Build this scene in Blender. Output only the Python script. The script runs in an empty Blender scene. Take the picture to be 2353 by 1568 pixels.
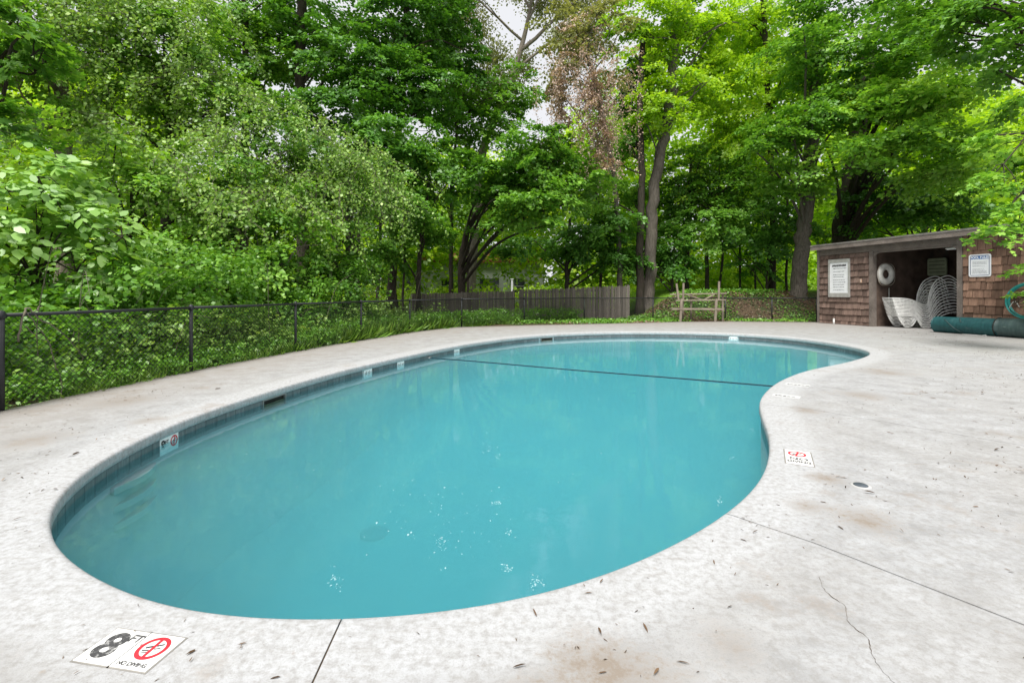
import bpy, math, random
import numpy as np
from mathutils import Vector, Matrix, geometry

random.seed(7)
SC = bpy.context.scene
COL = SC.collection
R = math.radians

# ------------------------------------------------------------------ camera
CAM_H = 1.2
F = 1098.0 / 2352.0                      # focal length as a fraction of the picture width
cam = bpy.data.cameras.new('camera')
cam.sensor_width = 36.0
cam.lens = 36.0 * F
cam.shift_y = -112.0 / 2352.0
cam.clip_start = 0.05
cam.clip_end = 600.0
cam_o = bpy.data.objects.new('camera', cam)
cam_o.location = (0, 0, CAM_H)
cam_o.rotation_euler = (R(90), 0, 0)
COL.objects.link(cam_o)
SC.camera = cam_o

# ------------------------------------------------------------------ sky, sun, exposure
SUN_EL, SUN_AZ = R(60), R(198)           # azimuth clockwise from +Y: behind the camera, to the left
world = bpy.data.worlds.new('World')
SC.world = world
world.use_nodes = True
wn = world.node_tree
for n in list(wn.nodes):
    wn.nodes.remove(n)
sky = wn.nodes.new('ShaderNodeTexSky')
sky.sky_type = 'NISHITA'
sky.sun_disc = False
sky.sun_elevation = SUN_EL
sky.sun_rotation = SUN_AZ
sky.air_density = 1.0
sky.dust_density = 3.0
cloud = wn.nodes.new('ShaderNodeMixRGB')
cloud.inputs['Fac'].default_value = 0.86
cloud.inputs['Color2'].default_value = (10.1, 10.15, 10.45, 1)      # even bright overcast
wn.links.new(sky.outputs['Color'], cloud.inputs['Color1'])
bg = wn.nodes.new('ShaderNodeBackground')
bg.inputs['Strength'].default_value = 0.075
wn.links.new(cloud.outputs['Color'], bg.inputs['Color'])
wo = wn.nodes.new('ShaderNodeOutputWorld')
wn.links.new(bg.outputs['Background'], wo.inputs['Surface'])

sun = bpy.data.lights.new('sun', 'SUN')
sun.energy = 4.2
sun.angle = R(24)
sun.color = (1.0, 0.97, 0.92)
sun_o = bpy.data.objects.new('sun', sun)
sd = Vector((math.sin(SUN_AZ) * math.cos(SUN_EL), math.cos(SUN_AZ) * math.cos(SUN_EL), math.sin(SUN_EL)))
sun_o.rotation_euler = (-sd).to_track_quat('-Z', 'Y').to_euler()
COL.objects.link(sun_o)

SC.view_settings.view_transform = 'Standard'
SC.view_settings.look = 'None'
SC.view_settings.gamma = 1.0
SC.view_settings.use_curve_mapping = False
SC.view_settings.exposure = 0.40
SC.render.engine = 'CYCLES'
SC.cycles.use_denoising = True
SC.cycles.max_bounces = 8
SC.cycles.diffuse_bounces = 4
SC.cycles.glossy_bounces = 3
SC.cycles.transmission_bounces = 5
SC.cycles.transparent_max_bounces = 8
SC.cycles.volume_bounces = 3


# ------------------------------------------------------------------ helpers
def at(px, py, depth):
    """a point of the place, from where it shows in the photograph and how far away it stands"""
    return Vector(((px - 1176) / 1098 * depth, depth, CAM_H + (672 - py) / 1098 * depth))


class NT:
    """small material node builder"""
    def __init__(self, name):
        self.m = bpy.data.materials.new(name)
        self.m.use_nodes = True
        self.t = self.m.node_tree
        for n in list(self.t.nodes):
            self.t.nodes.remove(n)
        self.out = self.t.nodes.new('ShaderNodeOutputMaterial')

    def n(self, typ, ins=None, **kw):
        nd = self.t.nodes.new(typ)
        for k, v in kw.items():
            setattr(nd, k, v)
        for k, v in (ins or {}).items():
            self.set(nd, k, v)
        return nd

    def set(self, nd, k, v):
        if isinstance(v, bpy.types.NodeSocket):
            self.t.links.new(v, nd.inputs[k])
        else:
            if isinstance(v, tuple) and len(v) == 3 and nd.inputs[k].type == 'RGBA':
                v = v + (1,)
            nd.inputs[k].default_value = v

    def coord(self, which='Object'):
        return self.n('ShaderNodeTexCoord').outputs[which]

    def scaled(self, vec, s):
        return self.n('ShaderNodeMapping', {'Vector': vec, 'Scale': s}).outputs[0]

    def noise(self, vec, scale, detail=4, rough=.55):
        return self.n('ShaderNodeTexNoise', {'Vector': vec, 'Scale': scale, 'Detail': detail, 'Roughness': rough}).outputs['Fac']

    def ramp(self, fac, stops):
        r = self.n('ShaderNodeValToRGB', {'Fac': fac})
        e = r.color_ramp.elements
        while len(e) < len(stops):
            e.new(.5)
        for i, (p, c) in enumerate(stops):
            e[i].position = p
            e[i].color = (c if isinstance(c, tuple) else (c, c, c)) + (1,)
        return r.outputs['Color']

    def mix(self, fac, a, b, mode='MIX'):
        return self.n('ShaderNodeMixRGB', {'Fac': fac, 'Color1': a, 'Color2': b}, blend_type=mode).outputs[0]

    def math(self, op, a, b=0.0, clamp=False):
        return self.n('ShaderNodeMath', {0: a, 1: b}, operation=op, use_clamp=clamp).outputs[0]

    def bump(self, h, strength=.3, dist=.01):
        return self.n('ShaderNodeBump', {'Height': h, 'Strength': strength, 'Distance': dist}).outputs[0]

    def principled(self, color, rough=.7, normal=None, spec=.3, metal=0.0, **kw):
        p = self.n('ShaderNodeBsdfPrincipled', {'Base Color': color, 'Roughness': rough, 'Metallic': metal, 'Specular IOR Level': spec})
        if normal is not None:
            self.set(p, 'Normal', normal)
        self.t.links.new(p.outputs[0], self.out.inputs['Surface'])
        return self.m


def plain(name, col, rough=.6, spec=.3, metal=0.0, var=.18, scale=6.0, bump=0.0):
    t = NT(name)
    co = t.coord()
    nz = t.noise(co, scale, 5)
    dark = tuple(c * (1 - var * 1.6) for c in col)
    lite = tuple(min(1, c * (1 + var)) for c in col)
    c = t.ramp(nz, [(.3, dark), (.7, lite)])
    nm = t.bump(t.noise(co, scale * 8, 3), bump, .01) if bump else None
    return t.principled(c, rough, nm, spec, metal)


def wood(name, a, b, scale=(1, 1, 1), grain=18.0, rough=.85, objvar=.5):
    """weathered board: streaks along local z, each piece a little different"""
    t = NT(name)
    co = t.coord()
    info = t.n('ShaderNodeObjectInfo')
    off = t.n('ShaderNodeVectorMath', {0: co, 1: info.outputs['Location']}, operation='ADD').outputs[0]
    g = t.noise(t.scaled(off, scale), grain, 6, .65)
    blot = t.noise(off, 2.3, 4)
    c = t.ramp(g, [(.25, a), (.72, b)])
    c = t.mix(t.ramp(blot, [(.35, .0), (.75, .55)]), c, tuple(x * .45 for x in a))
    k = t.n('ShaderNodeMapRange', {'Value': info.outputs['Random'], 'To Min': 1 - objvar, 'To Max': 1 + objvar * .45}).outputs[0]
    c = t.mix(1.0, c, k, 'MULTIPLY')
    return t.principled(c, rough, t.bump(g, .35, .006), .2)


def leaf_mat(name, dark, mid, lite, trans=.38, gloss=.04, rough=.45):
    t = NT(name)
    a = t.n('ShaderNodeAttribute', attribute_name='tint')
    c = t.ramp(a.outputs['Fac'], [(0.0, dark), (.5, mid), (1.0, lite)])
    d = t.n('ShaderNodeBsdfDiffuse', {'Color': c})
    tc = t.mix(1.0, c, (1.25, 1.2, .5), 'MULTIPLY')
    tr = t.n('ShaderNodeBsdfTranslucent', {'Color': tc})
    m1 = t.n('ShaderNodeMixShader', {0: trans, 1: d.outputs[0], 2: tr.outputs[0]})
    g = t.n('ShaderNodeBsdfGlossy', {'Color': (.9, .95, .9), 'Roughness': rough})
    m2 = t.n('ShaderNodeMixShader', {0: gloss, 1: m1.outputs[0], 2: g.outputs[0]})
    t.t.links.new(m2.outputs[0], t.out.inputs['Surface'])
    return t.m


def mesh_obj(name, verts, faces, mat, parent=None, smooth=False, uv=False):
    me = bpy.data.meshes.new(name)
    me.from_pydata([tuple(v) for v in verts], [], faces)
    me.validate()
    if mat:
        me.materials.append(mat)
    if smooth:
        me.polygons.foreach_set('use_smooth', [True] * len(me.polygons))
    me.update()
    o = bpy.data.objects.new(name, me)
    COL.objects.link(o)
    if parent:
        o.parent = parent
    return o


def link_copy(name, me, parent=None):
    o = bpy.data.objects.new(name, me)
    COL.objects.link(o)
    if parent:
        o.parent = parent
    return o


def thing(name, label, cat, loc=(0, 0, 0), rotz=0, group=None):
    o = bpy.data.objects.new(name, None)
    COL.objects.link(o)
    o.location = loc
    o.rotation_euler = (0, 0, rotz)
    return tag(o, label, cat, group)


def tag(o, label, cat, group=None, kind=None):
    o['label'] = label
    o['category'] = cat
    if group:
        o['group'] = group
    if kind:
        o['kind'] = kind
    return o


def struct(o, kind='structure'):
    o['kind'] = kind
    return o


class MB:
    """collects shapes into one mesh"""
    def __init__(self):
        self.v, self.f = [], []

    def add(self, vs, fs):
        b = len(self.v)
        self.v += [tuple(v) for v in vs]
        self.f += [tuple(b + i for i in f) for f in fs]
        return self

    def box(self, x0, x1, y0, y1, z0, z1, M=None, bev=0.0):
        if bev > 0:
            vs = []
            for z, e in ((z0, bev), (z0 + bev, 0), (z1 - bev, 0), (z1, bev)):
                xa, xb, ya, yb = x0 + e, x1 - e, y0 + e, y1 - e
                c = bev - e if e else bev
                c = bev * .7
                vs += [(xa + c, ya, z), (xb - c, ya, z), (xb, ya + c, z), (xb, yb - c, z), (xb - c, yb, z), (xa + c, yb, z), (xa, yb - c, z), (xa, ya + c, z)]
            fs = [tuple(range(7, -1, -1)), tuple(range(24, 32))]
            for k in range(3):
                for i in range(8):
                    j = (i + 1) % 8
                    fs.append((k * 8 + i, k * 8 + j, k * 8 + 8 + j, k * 8 + 8 + i))
        else:
            vs = [(x0, y0, z0), (x1, y0, z0), (x1, y1, z0), (x0, y1, z0), (x0, y0, z1), (x1, y0, z1), (x1, y1, z1), (x0, y1, z1)]
            fs = [(3, 2, 1, 0), (4, 5, 6, 7), (0, 1, 5, 4), (1, 2, 6, 5), (2, 3, 7, 6), (3, 0, 4, 7)]
        if M is not None:
            vs = [M @ Vector(v) for v in vs]
        return self.add(vs, fs)

    def bar(self, p, q, w, h, up=(0, 0, 1)):
        p, q = Vector(p), Vector(q)
        d = (q - p)
        L = d.length
        x = d.normalized()
        u = Vector(up)
        y = u.cross(x)
        if y.length < 1e-4:
            y = Vector((0, 1, 0)).cross(x)
        y.normalize()
        z = x.cross(y)
        M = Matrix((x, y, z)).transposed().to_4x4()
        M.translation = p
        return self.box(0, L, -w / 2, w / 2, -h / 2, h / 2, M)

    def tube(self, pts, rad, n=6, caps=True):
        pts = [Vector(p) for p in pts]
        rr = rad if isinstance(rad, (list, tuple)) else [rad] * len(pts)
        vs, fs = [], []
        prev = None
        for i, p in enumerate(pts):
            d = (pts[min(i + 1, len(pts) - 1)] - pts[max(i - 1, 0)])
            if d.length < 1e-7:
                d = Vector((0, 0, 1))
            d.normalize()
            if prev is None:
                a = d.orthogonal().normalized()
            else:
                a = prev - d * prev.dot(d)
                if a.length < 1e-5:
                    a = d.orthogonal()
                a.normalize()
            prev = a
            b = d.cross(a)
            for k in range(n):
                t = 2 * math.pi * k / n
                vs.append(p + (a * math.cos(t) + b * math.sin(t)) * rr[i])
        for i in range(len(pts) - 1):
            for k in range(n):
                j = (k + 1) % n
                fs.append((i * n + k, i * n + j, i * n + n + j, i * n + n + k))
        if caps:
            fs.append(tuple(range(n - 1, -1, -1)))
            fs.append(tuple(range((len(pts) - 1) * n, len(pts) * n)))
        return self.add(vs, fs)

    def build(self, name, mat, parent=None, smooth=False):
        return mesh_obj(name, self.v, self.f, mat, parent, smooth)


def catmull(pts, n=8, closed=False):
    P = [np.array(p, float) for p in pts]
    N = len(P)
    out = []
    for i in range(N if closed else N - 1):
        if closed:
            p0, p1, p2, p3 = P[i - 1], P[i], P[(i + 1) % N], P[(i + 2) % N]
        else:
            p0, p1, p2, p3 = P[max(i - 1, 0)], P[i], P[i + 1], P[min(i + 2, N - 1)]
        for k in range(n):
            t = k / n
            out.append(.5 * ((2 * p1) + (-p0 + p2) * t + (2 * p0 - 5 * p1 + 4 * p2 - p3) * t * t + (-p0 + 3 * p1 - 3 * p2 + p3) * t ** 3))
    if not closed:
        out.append(P[-1])
    return out


def resample(pts, step=None, n=None, closed=False):
    P = np.array(pts, float)
    if closed:
        P = np.vstack([P, P[:1]])
    s = np.concatenate([[0], np.cumsum(np.linalg.norm(np.diff(P, axis=0), axis=1))])
    if n is None:
        n = int(round(s[-1] / step))
    q = np.linspace(0, s[-1], n, endpoint=not closed)
    return np.stack([np.interp(q, s, P[:, k]) for k in range(P.shape[1])], 1), s[-1]


def text_mesh(body, size, bold=0.0, align='CENTER', shear=0.0):
    c = bpy.data.curves.new('lettering', 'FONT')
    c.body = body
    c.size = size
    c.align_x = align
    c.align_y = 'CENTER'
    c.offset = bold
    c.shear = shear
    c.extrude = .0006
    o = bpy.data.objects.new('lettering', c)
    COL.objects.link(o)
    dg = bpy.context.evaluated_depsgraph_get()
    me = bpy.data.meshes.new_from_object(o.evaluated_get(dg))
    bpy.data.objects.remove(o)
    bpy.data.curves.remove(c)
    return me


def lettering(body, size, mat, parent, loc, rot=(0, 0, 0), bold=0.0, sx=1.0):
    me = text_mesh(body, size, bold)
    me.materials.clear()
    me.materials.append(mat)
    o = link_copy('lettering', me, parent)
    o.location = loc
    o.rotation_euler = rot
    o.scale = (sx, 1, 1)
    return o


def smooth(a, b, x):
    t = np.clip((x - a) / (b - a), 0, 1)
    return t * t * (3 - 2 * t)


# ------------------------------------------------------------------ materials of the setting
def concrete_mat():
    t = NT('deck_concrete')
    co = t.coord()
    a = t.n('ShaderNodeAttribute', attribute_name='edge')
    big = t.noise(co, .55, 5, .6)
    mid = t.noise(co, 3.6, 9, .72)
    fine = t.noise(co, 30, 7, .75)
    grit = t.noise(co, 160, 2, .6)
    base = t.ramp(mid, [(.28, (.205, .205, .205)), (.47, (.335, .340, .346)), (.68, (.43, .441, .455))])
    warm = t.ramp(big, [(.42, 0.0), (.68, .5)])
    base = t.mix(warm, base, (.35, .34, .322))
    # paler worn band along the pool edge, with a ragged border
    e = t.math('ADD', a.outputs['Fac'], t.math('MULTIPLY', t.math('SUBTRACT', mid, .5), .45))
    band = t.n('ShaderNodeMapRange', {'Value': e, 'From Min': .26, 'From Max': .40, 'To Min': .7, 'To Max': 0.0}).outputs[0]
    base = t.mix(band, base, (.465, .475, .487))
    dirt = t.n('ShaderNodeMapRange', {'Value': a.outputs['Fac'], 'From Min': .6, 'From Max': 3.3, 'To Min': 0.0, 'To Max': .95}).outputs[0]
    base = t.mix(t.math('MULTIPLY', dirt, t.ramp(mid, [(.3, 1.0), (.7, .5)])), base, (.26, .22, .185))
    # trowel streaks and grey wear
    streak = t.noise(t.scaled(co, (2.2, 9, 1)), 2.6, 6, .7)
    base = t.mix(t.ramp(streak, [(.50, 0.0), (.70, .45)]), base, (.31, .30, .285))
    base = t.mix(t.ramp(fine, [(.38, .65), (.55, 0.0)]), base, (.25, .242, .23))
    flake = t.noise(t.scaled(co, (1.6, 5.5, 1)), 5.5, 8, .75)
    base = t.mix(t.ramp(flake, [(.55, 0.0), (.63, .4)]), base, (.27, .255, .235))
    # rusty and brown stains with shapes of their own
    st = t.noise(t.scaled(co, (1, 1.25, 1)), 1.35, 8, .74)
    stain = t.ramp(st, [(.575, 0.0), (.64, .45), (.74, .85)])
    base = t.mix(t.math('MULTIPLY', stain, t.ramp(fine, [(.36, .1), (.62, 1.0)])), base, (.23, .175, .125))
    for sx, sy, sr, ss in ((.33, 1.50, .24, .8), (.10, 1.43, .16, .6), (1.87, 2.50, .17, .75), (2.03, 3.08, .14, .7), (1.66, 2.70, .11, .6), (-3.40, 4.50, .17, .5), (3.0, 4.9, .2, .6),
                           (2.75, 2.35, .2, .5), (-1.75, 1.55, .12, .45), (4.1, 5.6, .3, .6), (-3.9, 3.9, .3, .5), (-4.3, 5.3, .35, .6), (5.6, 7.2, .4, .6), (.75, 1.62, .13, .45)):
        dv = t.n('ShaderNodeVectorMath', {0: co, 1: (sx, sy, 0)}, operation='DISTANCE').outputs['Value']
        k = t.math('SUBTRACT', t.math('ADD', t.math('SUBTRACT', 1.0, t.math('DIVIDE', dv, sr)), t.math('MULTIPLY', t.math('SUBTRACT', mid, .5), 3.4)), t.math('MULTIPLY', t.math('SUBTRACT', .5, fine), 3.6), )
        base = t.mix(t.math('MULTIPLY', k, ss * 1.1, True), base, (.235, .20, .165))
    sp = t.noise(co, 9, 3, .6)
    base = t.mix(t.ramp(sp, [(.70, 0.0), (.76, .55)]), base, (.25, .20, .155))
    base = t.mix(t.ramp(grit, [(.28, .5), (.45, 0.0)]), base, (.24, .23, .22))
    h = t.math('ADD', t.math('MULTIPLY', fine, .6), t.math('MULTIPLY', grit, .4))
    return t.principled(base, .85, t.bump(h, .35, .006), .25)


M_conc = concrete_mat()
M_soil = plain('soil_and_litter', (.095, .07, .045), .95, .1, var=.45, scale=9, bump=.5)


def ground_mat():
    t = NT('ground')
    co = t.coord()
    n1 = t.noise(co, 1.3, 6, .65)
    n2 = t.noise(co, 22, 5, .7)
    pos = t.n('ShaderNodeSeparateXYZ', {'Vector': co})
    lawn = t.n('ShaderNodeMapRange', {'Value': pos.outputs[1], 'From Min': 22.6, 'From Max': 23.6}).outputs[0]
    lawn = t.math('MULTIPLY', lawn, t.n('ShaderNodeMapRange', {'Value': pos.outputs[0], 'From Min': 5.5, 'From Max': 7.5}).outputs[0])
    soil = t.ramp(n2, [(.25, (.035, .027, .018)), (.5, (.10, .072, .045)), (.75, (.17, .125, .08))])
    moss = t.ramp(n2, [(.25, (.02, .035, .01)), (.75, (.06, .10, .03))])
    grass = t.ramp(n2, [(.2, (.07, .15, .015)), (.8, (.17, .32, .03))])
    c = t.mix(t.ramp(n1, [(.42, 0.0), (.6, 1.0)]), soil, moss)
    c = t.mix(lawn, c, grass)
    return t.principled(c, .95, t.bump(n2, .6, .03), .1)


M_ground = ground_mat()

# ------------------------------------------------------------------ ground
POOL = [(-0.703, 1.771), (-1.0, 1.783), (-1.301, 1.84), (-1.532, 1.921), (-1.836, 2.065), (-2.13, 2.25), (-2.347, 2.43),
        (-2.52, 2.61), (-2.66, 2.81), (-2.79, 3.04), (-2.92, 3.36), (-3.03, 3.82), (-3.09, 4.377), (-3.075, 5.01), (-2.97, 5.80),
        (-2.82, 6.60), (-2.45, 7.95), (-1.612, 10.1), (-0.807, 11.66), (0.288, 13.1), (1.6, 14.1), (3.2, 14.63),
        (5.0, 14.62), (6.55, 14.0), (7.38, 13.0), (7.66, 11.7), (7.537, 10.4), (7.05, 9.42), (5.95, 8.40), (4.60, 7.42),
        (3.85, 6.73), (3.34, 6.15), (2.88, 5.52), (2.62, 5.06), (2.41, 4.60), (2.25, 4.22), (2.09, 3.88), (1.87, 3.486),
        (1.648, 3.152), (1.425, 2.877), (1.143, 2.594), (0.811, 2.32), (0.421, 2.065), (0.041, 1.895), (-0.29, 1.81), (-0.5, 1.783)]
_dense = catmull([p for p in POOL], 10, True)
OUT, PERIM = resample(_dense, step=.075, closed=True)
for _ in range(6):                                         # iron out the hand-read wobble
    OUT = (np.roll(OUT, 1, 0) + OUT * 2 + np.roll(OUT, -1, 0)) / 4
OUT, PERIM = resample(OUT, n=490, closed=True)
NO = len(OUT)
_tan = np.roll(OUT, -1, 0) - np.roll(OUT, 1, 0)
_tan /= np.linalg.norm(_tan, axis=1)[:, None]
NRM = np.stack([-_tan[:, 1], _tan[:, 0]], 1)               # outline runs clockwise: this points away from the water


def near_idx(p):
    return int(np.argmin(((OUT - np.array(p)) ** 2).sum(1)))


def dist_pool(P):
    out = np.empty(len(P))
    for i in range(0, len(P), 4000):
        d = ((P[i:i + 4000, None, :] - OUT[None]) ** 2).sum(2)
        out[i:i + 4000] = np.sqrt(d.min(1))
    return out


def inside(poly, P):
    c = np.zeros(len(P), bool)
    j = len(poly) - 1
    for i in range(len(poly)):
        xi, yi, xj, yj = poly[i][0], poly[i][1], poly[j][0], poly[j][1]
        cond = ((yi > P[:, 1]) != (yj > P[:, 1])) & (P[:, 0] < (xj - xi) * (P[:, 1] - yi) / (yj - yi + 1e-12) + xi)
        c ^= cond
        j = i
    return c


def terrain(x, y):
    x, y = np.asarray(x, float), np.asarray(y, float)
    mask = smooth(5.6, 8.6, x)
    z = -.05 + mask * (smooth(20.9, 23.0, y) * 1.28 + np.clip(y - 23, 0, 60) * .022)
    z = z + np.clip(-x - 5.6, 0, 30) * .035 + np.clip(y - 24, 0, 60) * .01 * (1 - mask)
    z = z + .035 * np.sin(x * 1.7 + .6 * y) * np.cos(y * 1.3) * smooth(20.5, 22, y)
    return z


DECK_EDGE = [(-.67, -3.0), (-8.0, -3.0), (-7.6, 2.1), (-6.3, 3.4), (-5.22, 4.80), (-4.94, 7.30), (-4.47, 9.80), (-3.86, 12.2),
             (-3.13, 14.6), (-1.9, 16.7), (0.2, 17.5), (2.0, 18.1), (4.7, 18.95), (7.0, 19.8), (9.3, 20.1), (12.2, 19.6),
             (16.5, 20.3), (20, 18), (20, 9), (17, -3.0), (12.4, -3.0), (9.4, -3.0), (5.2, -3.0)]


def build_ground():
    xs = np.concatenate([np.linspace(-90, -14, 16), np.linspace(-12, 24, 91), np.linspace(27, 90, 14)])
    ys = np.concatenate([np.linspace(-40, -6, 8), np.linspace(-4, 46, 126), np.linspace(50, 240, 20)])
    X, Y = np.meshgrid(xs, ys)
    Z = terrain(X, Y)
    nx, ny = len(xs), len(ys)
    V = np.stack([X.ravel(), Y.ravel(), Z.ravel()], 1)
    cx = (np.arange(ny - 1)[:, None] * nx + np.arange(nx - 1)[None]).ravel()
    Fc = np.stack([cx, cx + 1, cx + nx + 1, cx + nx], 1)
    # leave the ground out under the pool and well under the deck slabs
    poly = [(p[0], p[1]) for p in DECK_EDGE]
    ins = inside(poly, V[:, :2])
    dp = inside(OUT, V[:, :2]) | (dist_pool(V[:, :2]) < .9)
    Z2 = V[:, 2].copy()
    Z2[ins] = -.09
    V[:, 2] = Z2
    keep = ~dp[Fc].any(1)
    return struct(mesh_obj('ground', V.tolist(), [tuple(f) for f in Fc[keep].tolist()], M_ground, None, True))


build_ground()

# ------------------------------------------------------------------ deck: slabs between joints, rolled edge to the pool
JOINTS = [((-.663, 1.771), (-.67, -3.0), .0034), ((-2.42, 2.50), (-7.6, 2.1), .0015), ((0.9, 13.6), (0.2, 17.5), .0007), ((4.2, 14.7), (4.7, 18.95), .0007),
          ((7.45, 12.9), (16.5, 20.3), .0007), ((6.9, 9.25), (20, 9), .0007), ((3.92, 6.80), (12.4, -3.0), .003),
          ((2.66, 5.13), (9.4, -3.0), .0045), ((1.132, 2.585), (5.2, -3.0), .0058)]
SLAB_T = .10


def build_deck():
    deck = bpy.data.objects.new('pool_deck', None)
    COL.objects.link(deck)
    struct(deck)
    E2 = [tuple(p) for p in DECK_EDGE]
    nj = len(JOINTS)
    for j in range(nj):
        (pa, qa, ga), (pb, qb, gb) = JOINTS[j], JOINTS[(j + 1) % nj]
        ia, ib = near_idx(pa), near_idx(pb)
        ids = list(range(ia, ib + 1)) if ib > ia else list(range(ia, NO)) + list(range(0, ib + 1))
        inner = OUT[ids].copy()
        nrm = NRM[ids]
        ea, eb = E2.index(qa), E2.index(qb)
        ring = [E2[k % len(E2)] for k in range(ea, eb + 1 if eb > ea else eb + 1 + len(E2))]
        outer, _ = resample(ring, n=len(ids))
        rings = []
        prof = [(0.035, -SLAB_T), (0.002, -.088), (-.003, -.06), (-.002, -.024), (0.004, -.008), (.016, -.0015), (.034, 0.0)]
        for off, z in prof:
            rings.append((inner + nrm * off, z, max(off, 0)))
        for off in (.10, .18, .26, .34, .43):
            rings.append((inner + nrm * off, 0.0, off))
        last = inner + nrm * .43
        for k in np.linspace(0, 1, 12)[1:]:
            kk = k ** 1.5
            P = last * (1 - kk) + outer * kk
            rings.append((P, 0.0, .43 + 3 * kk))
        rings.append((outer, -SLAB_T, 4.0))
        n = len(ids)
        V, Ed = [], []
        for P, z, e in rings:
            P = P.copy()
            # pull the slab ends apart at the joints
            for end, gap, nxt in ((0, ga, 1), (n - 1, gb, n - 2)):
                d = P[nxt] - P[end]
                L = np.linalg.norm(d)
                ax = rings[-1][0][end] - rings[0][0][end]
                ax = ax / np.linalg.norm(ax)
                pr = np.array([-ax[1], ax[0]])
                if pr @ d < 0:
                    pr = -pr
                P[end] = P[end] + pr * gap
            for p in P:
                V.append((p[0], p[1], z))
                Ed.append(e)
        fs = []
        m = len(rings)
        for r in range(m - 1):
            for i in range(n - 1):
                fs.append((r * n + i, r * n + i + 1, (r + 1) * n + i + 1, (r + 1) * n + i))
        # end faces down the joints, as a strip of quads
        for col in (0, n - 1):
            b0 = len(V)
            for lift in (0, 1):
                for r in range(m):
                    x, y, z = V[r * n + col]
                    V.append((x, y, z if lift else -SLAB_T - .001))
                    Ed.append(Ed[r * n + col])
            for r in range(1, m - 2):
                fs.append((b0 + m + r, b0 + m + r + 1, b0 + r + 1, b0 + r))
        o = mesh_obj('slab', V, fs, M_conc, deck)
        at_ = o.data.attributes.new('edge', 'FLOAT', 'POINT')
        at_.data.foreach_set('value', Ed)
        bmn = o.data
        bmn.polygons.foreach_set('use_smooth', [True] * ((m - 1) * (n - 1)) + [False] * (len(bmn.polygons) - (m - 1) * (n - 1)))
        import bmesh
        bm = bmesh.new()
        bm.from_mesh(bmn)
        bmesh.ops.recalc_face_normals(bm, faces=bm.faces)
        bm.to_mesh(bmn)
        bm.free()
    # dirt-filled bed that shows at the bottom of the joints
    V = []
    for p, q in zip(OUT, NRM):
        V.append((p[0] + q[0] * .06, p[1] + q[1] * .06, -.006))
    for p, q in zip(OUT, NRM):
        V.append((p[0] + q[0] * .40, p[1] + q[1] * .40, -.006))
    fs = [(i, (i + 1) % NO, NO + (i + 1) % NO, NO + i) for i in range(NO)]
    mesh_obj('joint_bed', V, fs, M_soil, deck)
    for p, q, g in JOINTS:
        i = near_idx(p)
        a = OUT[i] + NRM[i] * .3
        MB().bar((a[0], a[1], -.026), (q[0], q[1], -.026), .06, .02).build('joint_filler', M_soil, deck)
    # shrinkage crack: a hairline dark inlay
    crack = catmull([(1.30, 2.02), (1.26, 1.92), (1.275, 1.83), (1.225, 1.74), (1.235, 1.66), (1.19, 1.58), (1.175, 1.48), (1.19, 1.36), (1.15, 1.2)], 7)
    V, fs = [], []
    for i, (x, y) in enumerate(crack):
        w = .0003 + .0013 * random.random() * (.3 + abs(math.sin(i * .17)))
        x += random.uniform(-.004, .004)
        V += [(x - w, y, .0015), (x + w, y, .0015)]
        if i:
            b = 2 * i
            fs.append((b - 2, b - 1, b + 1, b))
    mesh_obj('crack', V, fs, M_soil, deck)
    return deck


DECK = build_deck()

# ------------------------------------------------------------------ pool shell, tiles, water
WATER_Z = -.145


def plaster_mat():
    t = NT('pool_plaster')
    co = t.coord()
    n1 = t.noise(co, .8, 5, .6)
    n2 = t.noise(co, 7, 5, .7)
    c = t.ramp(n1, [(.3, (.48, .50, .51)), (.7, (.54, .56, .56))])
    c = t.mix(t.ramp(n2, [(.3, .25), (.6, 0.0)]), c, (.34, .40, .41))
    return t.principled(c, .8, None, .2)


M_plaster = plaster_mat()


def floor_depth(P):
    a, b = np.array([-1.75, 9.85]), np.array([3.9, 7.0])
    d = (b - a) / np.linalg.norm(b - a)
    nn = np.array([-d[1], d[0]])                         # towards the shallow end
    s = (P - a) @ nn
    return 2.2 - .75 * smooth(-4.0, 1.2, s) - .3 * smooth(1.2, 6, s)


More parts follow.
